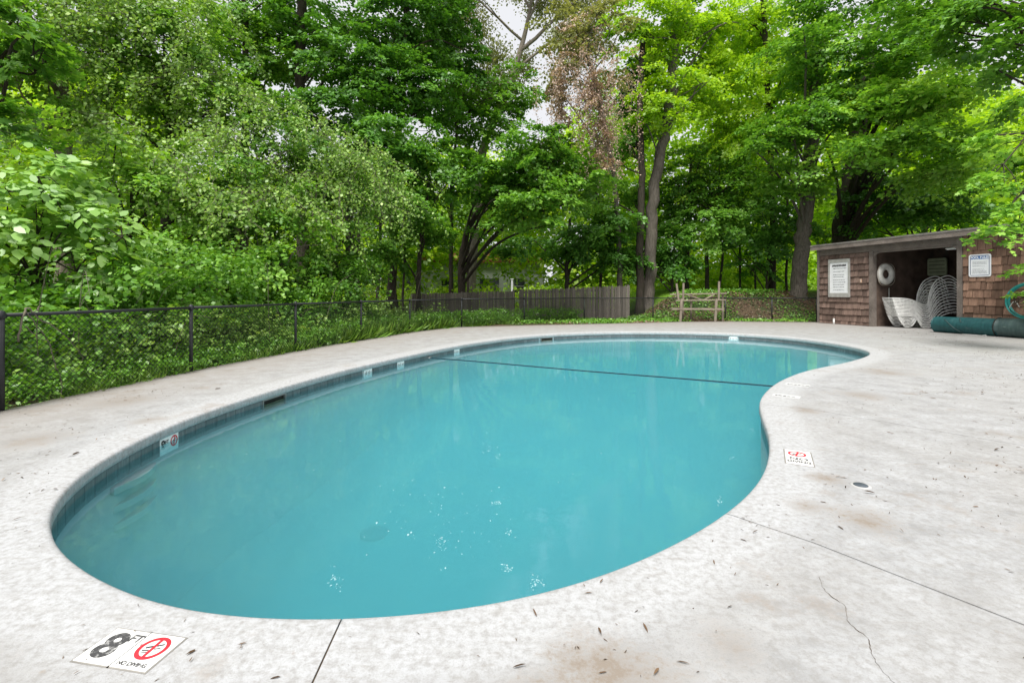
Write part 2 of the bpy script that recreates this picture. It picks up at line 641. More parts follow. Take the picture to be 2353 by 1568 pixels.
def build_shell():
    gx, gy = np.meshgrid(np.arange(-3.4, 8, .22), np.arange(1.5, 15, .22))
    G = np.stack([gx.ravel(), gy.ravel()], 1)
    G = G[inside(OUT, G)]
    G = G[dist_pool(G) > .12]
    ed = OUT[::2]
    verts = [Vector(p) for p in np.vstack([ed, G]).tolist()]
    n = len(ed)
    edges = [(i, (i + 1) % n) for i in range(n)]
    res = geometry.delaunay_2d_cdt(verts, edges, [list(range(n))], 1, 1e-5)
    P = np.array([list(v) for v in res[0]])
    d = dist_pool(P)
    cove = .55
    k = np.clip(1 - d / cove, 0, 1)
    zz = -floor_depth(P) + cove * (1 - np.sqrt(np.clip(1 - k * k, 0, 1)))
    V = [(p[0], p[1], z) for p, z in zip(P.tolist(), zz.tolist())]
    fs = [tuple(f) for f in res[2]]
    # wall from the underside of the slab nose to the floor
    b = len(V)
    zE = -floor_depth(OUT) + cove
    for i in range(NO):
        V.append((OUT[i, 0] + NRM[i, 0] * .035, OUT[i, 1] + NRM[i, 1] * .035, -.085))
    for i in range(NO):
        V.append((OUT[i, 0] + NRM[i, 0] * .035, OUT[i, 1] + NRM[i, 1] * .035, -.31))
    for i in range(NO):
        V.append((OUT[i, 0] + NRM[i, 0] * .012, OUT[i, 1] + NRM[i, 1] * .012, -.33))
    for i in range(NO):
        V.append((OUT[i, 0] + NRM[i, 0] * .01, OUT[i, 1] + NRM[i, 1] * .01, zE[i] - .03))
    for r in range(3):
        for i in range(NO):
            j = (i + 1) % NO
            fs.append((b + r * NO + i, b + r * NO + j, b + (r + 1) * NO + j, b + (r + 1) * NO + i))
    return struct(mesh_obj('pool_basin', V, fs, M_plaster, None, True))


BASIN = build_shell()


def tile_mat():
    t = NT('waterline_tile')
    co = t.coord()
    info = t.n('ShaderNodeObjectInfo')
    off = t.n('ShaderNodeVectorMath', {0: co, 1: info.outputs['Location']}, operation='ADD').outputs[0]
    n1 = t.noise(t.scaled(off, (14, 14, 3)), 3, 6, .7)
    c = t.ramp(n1, [(.3, (.028, .028, .03)), (.55, (.07, .072, .075)), (.75, (.20, .205, .205))])
    k = t.n('ShaderNodeMapRange', {'Value': info.outputs['Random'], 'To Min': .6, 'To Max': 1.35}).outputs[0]
    c = t.mix(1.0, c, k, 'MULTIPLY')
    z = t.n('ShaderNodeSeparateXYZ', {'Vector': co}).outputs[2]
    lime = t.n('ShaderNodeMapRange', {'Value': z, 'From Min': -.05, 'From Max': -.115, 'To Min': 0.0, 'To Max': .2}).outputs[0]
    c = t.mix(lime, c, (.38, .42, .43))
    return t.principled(c, .35, None, .45)


M_tile = tile_mat()
SKIM = [near_idx((-2.96, 5.95)), near_idx((0.99, 13.7))]
MARKW = {near_idx((-3.08, 4.30)): 'eight', near_idx((-2.42, 8.05)): 'a', near_idx((-2.08, 8.95)): 'b', near_idx((-1.25, 10.85)): 'c',
         near_idx((6.50, 14.02)): 'd'}


def wall_frame(i, z, out=0.0):
    """matrix with local x along the wall, local y into the water, z up"""
    t, n = _tan[i], NRM[i]
    M = Matrix(((-t[0], -n[0], 0, OUT[i, 0] - n[0] * out), (-t[1], -n[1], 0, OUT[i, 1] - n[1] * out), (0, 0, 1, z), (0, 0, 0, 1)))
    return M


def build_tiles():
    step = 2
    w = PERIM / NO * step
    mb = MB()
    mb.box(-w / 2 + .0022, w / 2 - .0022, -.036, -.011, -.235, -.083)
    proto = None
    for i in range(0, NO, step):
        if any(min(abs(i - s), NO - abs(i - s)) <= 3 for s in SKIM):
            continue
        if any(min(abs(i - s), NO - abs(i - s)) <= 1 for s, v in MARKW.items()):
            continue
        if proto is None:
            proto = mb.build('tile', M_tile, BASIN)
            o = proto
        else:
            o = link_copy('tile', proto.data, BASIN)
        o.matrix_world = wall_frame(i, 0)


build_tiles()

M_white = plain('white_plastic', (.74, .74, .72), .5, .4, var=.08)
M_tilewhite = plain('white_tile', (.78, .78, .76), .35, .5, var=.07, scale=12)
M_black = plain('black_print', (.035, .035, .038), .6, .2, var=.2)
M_red = plain('red_print', (.62, .03, .045), .5, .3, var=.15)
M_dark = plain('dark_cavity', (.03, .026, .022), .8, .2)
M_steel = plain('brushed_steel', (.62, .62, .60), .38, .5, metal=.85, var=.15, scale=20)


def build_skimmers():
    for k, s in enumerate(SKIM):
        M = wall_frame(s, 0)
        f = MB()
        w, z0, z1 = .225, -.24, -.09
        f.box(-w, w, -.032, .0, z1 - .014, z1).box(-w, w, -.032, .0, z0, z0 + .014)
        f.box(-w, -w + .018, -.032, .0, z0 + .014, z1 - .014).box(w - .018, w, -.032, .0, z0 + .014, z1 - .014)
        o = f.build('skimmer_mouth', plain('skimmer_frame', (.22, .22, .21), .5) if k == 0 else bpy.data.materials['skimmer_frame'], BASIN)
        o.matrix_world = M
        c = MB()
        c.box(-w + .018, w - .018, -.030, -.026, z0 + .014, z1 - .014)
        q = c.build('throat', M_dark, o)
        g = MB().box(-w + .03, w - .03, -.024, -.012, z0 + .02, z0 + .085)
        g.build('weir_flap', plain('weir_flap', (.20, .13, .07), .7) if k == 0 else bpy.data.materials['weir_flap'], o)


build_skimmers()


def disc_ring(mb, cx, cy, r0, r1, z, n=40, sx=1.0):
    vs, fs = [], []
    for k in range(n):
        a = 2 * math.pi * k / n
        vs += [(cx + r0 * math.cos(a) * sx, cy + r0 * math.sin(a), z), (cx + r1 * math.cos(a) * sx, cy + r1 * math.sin(a), z)]
    for k in range(n):
        j = (k + 1) % n
        fs.append((2 * k, 2 * k + 1, 2 * j + 1, 2 * j))
    mb.add(vs, fs)
    return mb


def no_diving(parent, cx, cy, r, z, slash=math.pi / 2 - .1):
    mb = disc_ring(MB(), cx, cy, r * .74, r, z)
    d = Vector((math.cos(slash), math.sin(slash), 0)) * r * .80
    nrm = Vector((-d.y, d.x, 0)).normalized() * r * .11
    c = Vector((cx, cy, z + .0003))
    mb.add([c - d - nrm, c - d + nrm, c + d + nrm, c + d - nrm], [(0, 1, 2, 3)])
    mb.build('prohibition_ring', M_red, parent)
    # little diving figure and waves
    f = MB()
    f.bar((cx - r * .05, cy + r * .18, z), (cx - r * .5, cy - r * .05, z), r * .13, .0005)
    f.bar((cx + r * .12, cy + r * .22, z), (cx + r * .48, cy + r * .42, z), r * .11, .0005)
    f.bar((cx - r * .55, cy - r * .28, z), (cx - r * .1, cy - r * .22, z), r * .08, .0005)
    f.bar((cx - r * .45, cy - r * .42, z), (cx + r * .0, cy - r * .36, z), r * .06, .0005)
    f.bar((cx + r * .15, cy - r * .05, z), (cx + r * .5, cy + r * .08, z), r * .07, .0005)
    f.build('diver_symbol', M_black, parent)


def wall_markers():
    names = {'a': 'white depth tile in the dark waterline band, nearer the long skimmer slot',
             'b': 'white depth tile in the dark waterline band, between its twin and the rope end',
             'c': 'worn white depth tile in the waterline band beyond the rope end',
             'd': 'white depth tile in the waterline band opposite the tipped picnic table'}
    for i, v in MARKW.items():
        M = wall_frame(i, 0)
        if v == 'eight':
            t = thing('depth_marker', 'white waterline tile with black 8 FT and red no-diving ring', 'pool marker')
            t.matrix_world = M
            MB().box(-.125, .125, -.036, -.006, -.235, -.09).build('tile_plate', M_tilewhite, t)
            rot = (R(90), 0, R(180))
            lettering('8', .105, M_black, t, (.088, -.004, -.150), rot, .003)
            lettering('FT', .045, M_black, t, (.036, -.004, -.135), rot, .001)
            h = bpy.data.objects.new('no_diving_symbol', None)
            COL.objects.link(h)
            h.parent = t
            h.location = (-.062, -.004, -.150)
            h.rotation_euler = rot
            no_diving(h, 0, 0, .05, 0)
        else:
            t = thing('depth_marker', names[v], 'pool marker', group='depth tiles in the waterline')
            t.matrix_world = M
            MB().box(-.11, .11, -.036, -.006, -.235, -.083).build('tile_plate', M_tilewhite, t)
            rr = random.Random(i)
            mb = MB()
            for k in range(5):
                x = -.085 + k * .042 + rr.uniform(-.006, .006)
                mb.box(x - .008, x + .008, -.006, -.0045, -.205 + rr.uniform(0, .03), -.115 - rr.uniform(0, .02))
            struct(mb.build('worn_print', plain('faded_print', (.16, .16, .16), .6) if 'faded_print' not in bpy.data.materials else bpy.data.materials['faded_print'], t), 'stuff')


wall_markers()


def water_mat():
    t = NT('pool_water')
    co = t.coord()
    n1 = t.noise(co, 2.2, 4, .55)
    n2 = t.noise(co, 14, 3, .5)
    h = t.math('ADD', t.math('MULTIPLY', n1, .8), t.math('MULTIPLY', n2, .16))
    bmp = t.bump(h, .14, .02)
    fr = t.n('ShaderNodeFresnel', {'IOR': 1.33, 'Normal': bmp})
    fac = t.math('MULTIPLY', fr.outputs[0], .95)
    tr = t.n('ShaderNodeBsdfTransparent', {'Color': (.93, .98, 1.0)})
    gl = t.n('ShaderNodeBsdfGlossy', {'Color': (.95, .97, 1.0), 'Roughness': .03, 'Normal': bmp})
    mx = t.n('ShaderNodeMixShader', {0: fac, 1: tr.outputs[0], 2: gl.outputs[0]})
    t.t.links.new(mx.outputs[0], t.out.inputs['Surface'])
    va = t.n('ShaderNodeVolumeAbsorption', {'Color': (.10, .80, .845), 'Density': .55})
    vs = t.n('ShaderNodeVolumeScatter', {'Color': (.66, .94, .97), 'Density': .34, 'Anisotropy': .2})     # cloudy water
    av = t.n('ShaderNodeAddShader', {0: va.outputs[0], 1: vs.outputs[0]})
    t.t.links.new(av.outputs[0], t.out.inputs['Volume'])
    return t.m


def build_water():
    V, fs = [], []
    for z in (WATER_Z, -3.2):
        for i in range(NO):
            V.append((OUT[i, 0] + NRM[i, 0] * .05, OUT[i, 1] + NRM[i, 1] * .05, z))
    fs.append(tuple(range(NO))[::-1])
    fs.append(tuple(range(NO, 2 * NO)))
    for i in range(NO):
        j = (i + 1) % NO
        fs.append((i, j, NO + j, NO + i))
    return struct(mesh_obj('pool_water', V, fs, water_mat()))


build_water()


def pool_fittings():
    # round main drain cover on the deep floor
    dz = -floor_depth(np.array([[-2.02, 6.95]]))[0]
    t = MB()
    n = 32
    prof = [(.19, -.01), (.19, .02), (.165, .035), (.15, .02), (.12, .03), (0.001, .034)]
    vs, fs = [], []
    for r, z in prof:
        for k in range(n):
            a = 2 * math.pi * k / n
            vs.append((r * math.cos(a), r * math.sin(a), z))
    for i in range(len(prof) - 1):
        for k in range(n):
            j = (k + 1) % n
            fs.append((i * n + k, i * n + j, i * n + n + j, i * n + n + k))
    t.add(vs, fs)
    o = t.build('drain_cover', plain('drain_plastic', (.16, .24, .26), .6), BASIN, True)
    o.location = (-1.9, 6.6, -floor_depth(np.array([[-1.9, 6.6]]))[0])
    # recessed climbing steps in the deep-end wall
    for k in range(3):
        i = near_idx((-3.03, 3.86))
        M = wall_frame(i, -.27 - .14 * k, .0)
        s = MB()
        pts = []
        for a in range(9):
            u = -.28 + .56 * a / 8
            pts.append((u, .0 + .06 * math.cos(u / .28 * math.pi / 2)))
        vs = [(p[0], -.06, 0) for p in pts] + [(p[0], p[1], 0) for p in pts] + [(p[0], p[1], -.05) for p in pts] + [(p[0], -.06, -.08) for p in pts]
        fs = []
        for r in range(3):
            for a in range(8):
                fs.append((r * 9 + a, r * 9 + a + 1, r * 9 + 10 + a, r * 9 + 9 + a))
        fs += [(0, 9, 18, 27), (8, 35, 26, 17)]
        s.add(vs, fs)
        q = s.build('wall_step', M_plaster, BASIN)
        q.matrix_world = M


pool_fittings()


def build_rope():
    a, b = near_idx((-1.72, 9.83)), near_idx((3.9, 6.78))
    pa = Vector((OUT[a, 0], OUT[a, 1], WATER_Z + .004))
    pb = Vector((OUT[b, 0], OUT[b, 1], WATER_Z + .004))
    t = thing('safety_rope', 'thin dark blue rope floating across the pool water', 'rope', pa)
    pts = []
    for k in range(41):
        u = k / 40
        p = pa.lerp(pb, u) - pa
        pts.append((p.x, p.y, .004 * math.sin(u * 9)))
    MB().tube(pts, .011, 6).build('cord', plain('rope_blue', (.012, .04, .055), .7), t, True)
    for i, p in ((a, pa), (b, pb)):
        mb = MB().tube([(0, 0, 0), (-NRM[i, 0] * .06, -NRM[i, 1] * .06, 0)], .014, 8)
        o = mb.build('anchor_eye', M_steel, t)
        o.location = p - pa


build_rope()

# ------------------------------------------------------------------ pool house (open-fronted shed)
SH_A = Vector((12.25, 19.1, 0))
SH_ROT = math.atan2(-.969, .247)
W_L, W_O, W_E = 2.22, 4.87, 8.42           # left panel end, opening end, wall end along the front
WALL_H, DEPTH = 2.93, 2.75
M_shin = wood('cedar_shingle', (.145, .082, .058), (.40, .25, .178), (9, 9, 1.2), 6, .9, .55)
M_shinL = wood('stained_shingle', (.125, .083, .068), (.30, .21, .172), (9, 9, 1.2), 6, .9, .42)
M_trim = wood('weathered_trim', (.13, .108, .095), (.30, .255, .225), (2, 9, 9), 8, .85, .12)
M_trimv = wood('weathered_post', (.14, .115, .10), (.30, .26, .23), (9, 9, 1.5), 8, .85, .12)
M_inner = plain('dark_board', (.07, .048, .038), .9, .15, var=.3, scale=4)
M_roof = plain('roll_roofing', (.12, .115, .11), .9, .2, var=.25, scale=14, bump=.4)


def build_shed():
    t = thing('pool_house', 'low brown shingled shed with a dark open bay full of chairs', 'shed', SH_A, SH_ROT)
    # solid walls behind the shingles
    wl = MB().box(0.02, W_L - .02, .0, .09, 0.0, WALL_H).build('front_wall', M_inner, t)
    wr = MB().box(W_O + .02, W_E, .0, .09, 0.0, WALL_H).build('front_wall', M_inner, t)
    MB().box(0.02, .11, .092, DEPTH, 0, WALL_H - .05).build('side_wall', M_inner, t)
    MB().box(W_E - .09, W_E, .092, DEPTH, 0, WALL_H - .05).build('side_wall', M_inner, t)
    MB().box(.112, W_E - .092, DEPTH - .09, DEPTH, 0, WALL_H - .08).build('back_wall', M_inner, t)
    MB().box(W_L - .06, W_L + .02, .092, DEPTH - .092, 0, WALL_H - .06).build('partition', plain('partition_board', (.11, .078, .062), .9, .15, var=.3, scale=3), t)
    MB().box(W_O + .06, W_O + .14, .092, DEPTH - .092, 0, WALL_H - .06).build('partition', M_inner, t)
    # roof: thin slab, fascia and drip edge
    rf = MB()
    v = [(-.12, -.22, WALL_H + .10), (W_E + .2, -.22, WALL_H + .10), (W_E + .2, DEPTH + .2, WALL_H - .12), (-.12, DEPTH + .2, WALL_H - .12)]
    v += [(a, b, c + .055) for a, b, c in v]
    rf.add(v, [(3, 2, 1, 0), (4, 5, 6, 7), (0, 1, 5, 4), (1, 2, 6, 5), (2, 3, 7, 6), (3, 0, 4, 7)])
    roof = rf.build('roof', M_roof, t)
    MB().box(-.14, W_E + .22, -.262, -.222, WALL_H - .06, WALL_H + .085).build('fascia', M_trim, roof)
    MB().box(-.15, W_E + .23, -.275, -.263, WALL_H + .088, WALL_H + .15).build('drip_edge', plain('drip_edge', (.19, .175, .16), .6, .3), roof)
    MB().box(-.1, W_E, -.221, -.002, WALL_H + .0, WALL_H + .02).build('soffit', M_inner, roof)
    # header, jambs, corner board
    MB().box(.085, W_O + .02, -.035, -.002, 2.655, WALL_H - .002).build('header_board', M_trim, t)
    MB().box(-.01, .083, -.065, -.002, 0.0, WALL_H - .002).build('corner_board', M_trimv, t)
    MB().box(W_L - .10, W_L + .035, -.055, .12, .0, 2.653).build('jamb', M_trimv, t)
    MB().box(W_O - .03, W_O + .11, -.055, .12, .0, WALL_H - .004).build('jamb', M_trimv, t)
    MB().box(W_L + .036, W_O - .031, .0, .12, 2.60, 2.652).build('lintel', M_trim, t)
    for cx, s in ((W_L + .036, 1), (W_O - .031, -1)):
        mb = MB()
        r = .2
        pts = [(0, 0)] + [(r - r * math.sin(a), -r + r * math.cos(a)) for a in [k * math.pi / 12 for k in range(7)]]
        pts = [(0, 0), (0, -r)] + [(r * (1 - math.cos(k * math.pi / 12)), -r * (1 - math.sin(k * math.pi / 12))) for k in range(1, 6)] + [(r, 0)]
        vs = [(cx + s * p[0], -.02, 2.6 + p[1]) for p in pts] + [(cx + s * p[0], .06, 2.6 + p[1]) for p in pts]
        n = len(pts)
        fs = [tuple(range(n)), tuple(range(2 * n - 1, n - 1, -1))] + [(i, (i + 1) % n, n + (i + 1) % n, n + i) for i in range(n)]
        mb.add(vs, fs).build('corner_bracket', M_trimv, t)
    # shingles: wedge boards laid in courses, wider at the butt
    def wedge(th=.036):
        mb = MB()
        vs = [(0, -.003, .0), (1, -.003, .0), (1, -.003, .33), (0, -.003, .33), (0, -th, .0), (1, -th, .0), (1, -.008, .33), (0, -.008, .33)]
        mb.add(vs, [(0, 1, 2, 3), (4, 7, 6, 5), (0, 4, 5, 1), (1, 5, 6, 2), (2, 6, 7, 3), (3, 7, 4, 0)])
        return mb
    rs = random.Random(11)
    for (x0, x1, z1, mat, par, expo, jag) in ((.088, W_L - .105, 2.64, M_shinL, wl, .236, .012), (W_O + .115, 8.4, WALL_H - .03, M_shin, wr, .232, .022)):
        me = None
        z = -.1
        while z < z1 - .05:
            x = x0 - rs.uniform(0, .15)
            while x < x1:
                w = rs.uniform(.13, .30)
                xa, xb = max(x, x0) + .006, min(x + w, x1) - .006
                x += w
                if xb - xa < .03:
                    continue
                if me is None:
                    o = wedge(.058 if par is wl else .038).build('shingle', mat, par)
                    me = o.data
                else:
                    o = link_copy('shingle', me, par)
                zz = max(z + rs.uniform(-jag, jag), .012)
                o.location = (xa, -.001 - rs.uniform(0, .012), zz)
                o.scale = (xb - xa, 1, min(1.0, (z1 - zz) / .33))
                o.rotation_euler = (R(-.6), rs.uniform(-.008, .008), 0)
            z += expo
    return t


SHED = build_shed()
SHM = Matrix.Translation(SH_A) @ Matrix.Rotation(SH_ROT, 4, 'Z')

# ------------------------------------------------------------------ chain-link fence round the deck
M_fence = plain('black_vinyl', (.022, .024, .026), .5, .4, var=.2)
FENCE = [(-5.2, 4.86), (-4.92, 7.33), (-4.45, 9.83), (-3.85, 12.2), (-3.12, 14.6), (-1.82, 17.3), (0.5, 19.6), (3.1, 20.5), (6.15, 20.85),
         (9.3, 20.85), (11.2, 20.6), (13.0, 20.4)]


def build_fence():
    t = thing('chain_link_fence', 'low black chain link fence running along the deck edge', 'fence', (0, 0, 0))
    pts = [Vector((x, y, 0)) for x, y in [(-5.35, 3.0), (-5.3, 1.0)][::-1] + FENCE]
    H = .985
    for i, p in enumerate(pts):
        r = .032 if i in (2, 8) else .026
        mb = MB().tube([p + Vector((0, 0, -.12)), p + Vector((0, 0, H + .005))], r, 10)
        mb.tube([p + Vector((0, 0, H - .05)), p + Vector((0, 0, H - .02)), p + Vector((0, 0, H + .022)), p + Vector((0, 0, H + .035))], [r + .006, r + .007, r + .004, .01], 10)
        mb.build('post', M_fence, t, True)
    for a, b in zip(pts[:-1], pts[1:]):
        d = (b - a).normalized()
        za = Vector((0, 0, H - .015))
        MB().tube([a + za, (a + b) / 2 + za - Vector((0, 0, .004)), b + za], .02, 8).build('top_rail', M_fence, t, True)
        L = (b - a).length
        nrm = Vector((-d.y, d.x, 0))
        step, w = .07, .0033
        mb = MB()
        hh = H - .03
        for sgn in (1, -1):
            k = -hh
            while k < L:
                u0, u1 = k, k + hh
                z0, z1 = .02, hh
                if u0 < 0:
                    z0 = .02 + (0 - u0)
                    u0 = 0
                if u1 > L:
                    z1 = hh - (u1 - L)
                    u1 = L
                if z1 - z0 > .03:
                    if sgn == 1:
                        p, q = a + d * u0 + Vector((0, 0, z0)), a + d * u1 + Vector((0, 0, z1))
                    else:
                        p, q = a + d * (L - u0) + Vector((0, 0, z0)), a + d * (L - u1) + Vector((0, 0, z1))
                    mb.tube([p + nrm * .003 * sgn, q + nrm * .003 * sgn], w, 3, False)
                k += step
        mb.build('wire_mesh', M_fence, t)
    return t


build_fence()

# ------------------------------------------------------------------ stockade fence beyond
M_picket = wood('grey_picket', (.12, .10, .085), (.40, .355, .31), (12, 12, 1), 6, .95, .4)


def picket_fence(a, b, ha, hb, label, seed):
    rs = random.Random(seed)
    a, b = Vector(a), Vector(b)
    d = (b - a)
    L = d.length
    t = thing('stockade_fence', label, 'fence', a, math.atan2(d.y, d.x), 'weathered stockade fence')
    w = .078
    n = int(L / w)
    w = L / n
    me = None
    for i in range(n):
        x = i * w
        h = ha + (hb - ha) * i / n
        if me is None:
            mb = MB()
            r = .5
            prof = [(0, 0), (.12, -.012), (.5, -.018), (.88, -.012), (1, 0)]
            vs = []
            for px_, py_ in prof:
                vs += [(px_, py_, 0), (px_, py_, 1 - abs(px_ - .5) * .05 - .0)]
            vs += [(0, .006, 0), (0, .006, .975), (1, .006, 0), (1, .006, .975)]
            fs = [(0, 2, 3, 1), (2, 4, 5, 3), (4, 6, 7, 5), (6, 8, 9, 7), (10, 11, 13, 12), (0, 1, 11, 10), (8, 12, 13, 9), (1, 3, 5, 7, 9, 13, 11)]
            o = mb.add(vs, fs).build('picket', M_picket, t)
            me = o.data
        else:
            o = link_copy('picket', me, t)
        o.location = (x + .002, rs.uniform(-.006, .004), -.1 + rs.uniform(-.01, .01))
        o.scale = (w - .004, 1, h + .1 + rs.uniform(-.03, .02))
        o.rotation_euler = (0, rs.uniform(-.012, .012), 0)
    for z in (.28, .5 * (ha + hb) - .25):
        MB().bar((0, .045, z), (L, .045, z + (hb - ha) * .8), .06, .07).build('rail', M_picket, t)
    for x in (.06, L / 2, L - .06):
        MB().box(x - .05, x + .05, .08, .17, -.3, ha + (hb - ha) * x / L + .03).build('post', M_picket, t)


picket_fence((-5.05, 24.0, -.02), (.10, 22.6, -.02), 1.16, 1.32, 'dark weathered stockade fence run half hidden by tall weeds', 3)
picket_fence((.34, 22.5, -.02), (5.41, 22.0, -.02), 1.36, 1.56, 'grey weathered stockade fence run ending beside the forked tree trunks', 4)


# ------------------------------------------------------------------ houses glimpsed through the trees
M_siding = plain('white_siding', (.74, .75, .77), .6, .3, var=.06)
M_blue = plain('pale_blue_siding', (.42, .52, .60), .6, .3, var=.08)
M_glass = plain('dark_glass', (.04, .05, .06), .1, .6)
M_shroof = plain('brown_shingle_roof', (.19, .10, .06), .9, .2, var=.25, scale=5)


def house(name, label, loc, rotz, w, d, h, wallm, roofm, wins, rh=1.6):
    t = thing(name, label, 'house', loc, rotz)
    wall = MB().box(0, w, 0, d, 0, h).build('wall', wallm, t)
    k = 0
    z = .15
    while z < h - .1:
        pass
        MB().box(-.012, w + .012, -.03, -.004, z, z + .17).build('siding_board', wallm, wall)
        z += .2
        k += 1
    rf = MB()
    e = .45
    rf.add([(-e, -e, h), (w + e, -e, h), (w + e, d + e, h), (-e, d + e, h), (-e, d / 2, h + rh), (w + e, d / 2, h + rh)],
           [(0, 1, 5, 4), (2, 3, 4, 5), (0, 4, 3), (1, 2, 5), (3, 2, 1, 0)])
    roof = rf.build('roof', roofm, t)
    MB().box(-e, w + e, -e - .04, -e - .002, h - .16, h + .04).build('fascia', roofm, roof)
    for x, z, ww, hh in wins:
        win = MB().box(x, x + ww, -.05, -.032, z, z + hh).build('window', M_glass, t)
        f = MB().box(x - .08, x, -.07, -.031, z - .08, z + hh + .08).box(x + ww, x + ww + .08, -.07, -.031, z - .08, z + hh + .08)
        f.box(x, x + ww, -.07, -.031, z - .08, z).box(x, x + ww, -.07, -.031, z + hh, z + hh + .08).box(x, x + ww, -.065, -.051, z + hh / 2 - .03, z + hh / 2 + .03)
        f.build('frame', M_siding, win)
    return t


house('white_house', 'white sided house with orange brown eaves glimpsed behind the stockade fence', (-12.0, 44, -.1), R(2), 15, 8, 4.2, M_siding,
      plain('rust_eave', (.24, .11, .05), .8, .2), [(2.2, 1.2, 1.0, 1.4), (5.5, 1.2, 1.0, 1.4), (9.0, 1.2, 1.8, 1.4), (12.2, 1.2, 1.0, 1.4)])
house('blue_house', 'pale blue house with a window glimpsed between trunks beside the shed', (26.6, 46, 1.6), R(-6), 12, 8, 5.2, M_blue, M_shroof,
      [(1.2, 3.0, 1.0, 1.5), (4.5, 3.0, 1.0, 1.5), (8, 3.0, 1.0, 1.5), (1.2, .4, 1.0, 1.5)])
ct = thing('carport', 'low dark carport with a pale flat roof beyond the lawn', 'carport', (21.5, 36.5, 1.35), R(-4))
MB().box(0, 5.5, 0, 4.5, 1.45, 1.6).build('roof', plain('carport_roof', (.45, .43, .40), .7), ct)
MB().box(.1, 5.4, 4.3, 4.4, -.2, 1.449).build('back_wall', M_inner, ct)
MB().box(.05, .15, .1, 4.3, -.2, 1.449).build('side_wall', M_inner, ct)
for x, y in ((.2, .1), (2.7, .1), (5.3, .1)):
    MB().box(x - .05, x + .05, y - .05, y + .05, -.2, 1.449).build('post', M_inner, ct)
sp = thing('garden_post', 'plain white post standing behind the gap in the stockade fence', 'post', (0.0, 27.5, 0))
MB().box(-.055, .055, -.055, .055, -.1, 1.95, bev=.008).build('shaft', M_siding, sp)
MB().box(-.085, .085, -.085, .085, 1.951, 2.0, bev=.01).build('cap', M_siding, sp)

# ------------------------------------------------------------------ vegetation
def norm(a):
    return a / (np.linalg.norm(a, axis=1)[:, None] + 1e-9)


SHAPES = {
    'diamond': np.array([(0, 0, 0), (.45, .38, .05), (1, 0, 0), (.45, -.38, .05)], float),
    'oval': np.array([(0, 0, 0), (.28, .27, .03), (.68, .24, .02), (1, 0, -.06), (.68, -.24, .02), (.28, -.27, .03)], float),
    'maple': np.array([(0, 0, 0), (.12, .40, .0), (.42, .22, .04), (.62, .48, -.03), (.68, .16, .02), (1.0, 0, -.06),
                       (.68, -.16, .02), (.62, -.48, -.03), (.42, -.22, .04), (.12, -.40, 0)], float),
    'blade': np.array([(0, .035, 0), (0, -.035, 0), (.55, -.03, .06), (1, 0, .0), (.55, .03, .06)], float),
}


def leaf_cloud(name, pos, nrm, ax, size, tint, mat, shape='diamond', parent=None):
    nrm = norm(nrm)
    ax = norm(ax - nrm * (ax * nrm).sum(1)[:, None])
    bi = np.cross(nrm, ax)
    S = SHAPES[shape]
    k, n = len(S), len(pos)
    V = (pos[:, None, :] + (ax[:, None, :] * S[None, :, 0:1] + bi[:, None, :] * S[None, :, 1:2] + nrm[:, None, :] * S[None, :, 2:3]) * size[:, None, None])
    me = bpy.data.meshes.new(name)
    me.vertices.add(n * k)
    me.vertices.foreach_set('co', V.astype(np.float32).ravel())
    me.loops.add(n * k)
    me.loops.foreach_set('vertex_index', np.arange(n * k, dtype=np.int32))
    me.polygons.add(n)
    me.polygons.foreach_set('loop_start', np.arange(0, n * k, k, dtype=np.int32))
    me.update(calc_edges=True)
    a = me.attributes.new('tint', 'FLOAT', 'FACE')
    a.data.foreach_set('value', np.clip(tint, 0, 1).astype(np.float32))
    me.materials.append(mat)
    o = bpy.data.objects.new(name, me)
    COL.objects.link(o)
    if parent:
        o.parent = parent
    return o


def sprays(rng, blobs, per_m2=4.0, bias=.42, lift=0.0):
    """centres of leafy sprays through the volume of each lobe of a crown"""
    C, O, B = [], [], []
    for (px, py, D, rx, rz, dens) in blobs:
        c = np.array(at(px, py, D))
        s = D / 1098
        a, b = rx * s, rz * s
        rad = np.array([a, (a + b) * .42 + .3, b])
        n = max(3, int(math.pi * a * b * per_m2 * dens))
        d = norm(rng.normal(size=(n, 3)))
        r = rng.random(n) ** bias
        p = c + d * r[:, None] * rad * (1 + rng.normal(size=(n, 1)) * .07)
        C.append(p)
        O.append(d)
        B.append(np.full(n, rng.normal() * .1))
    return np.vstack(C), np.vstack(O), np.concatenate(B)


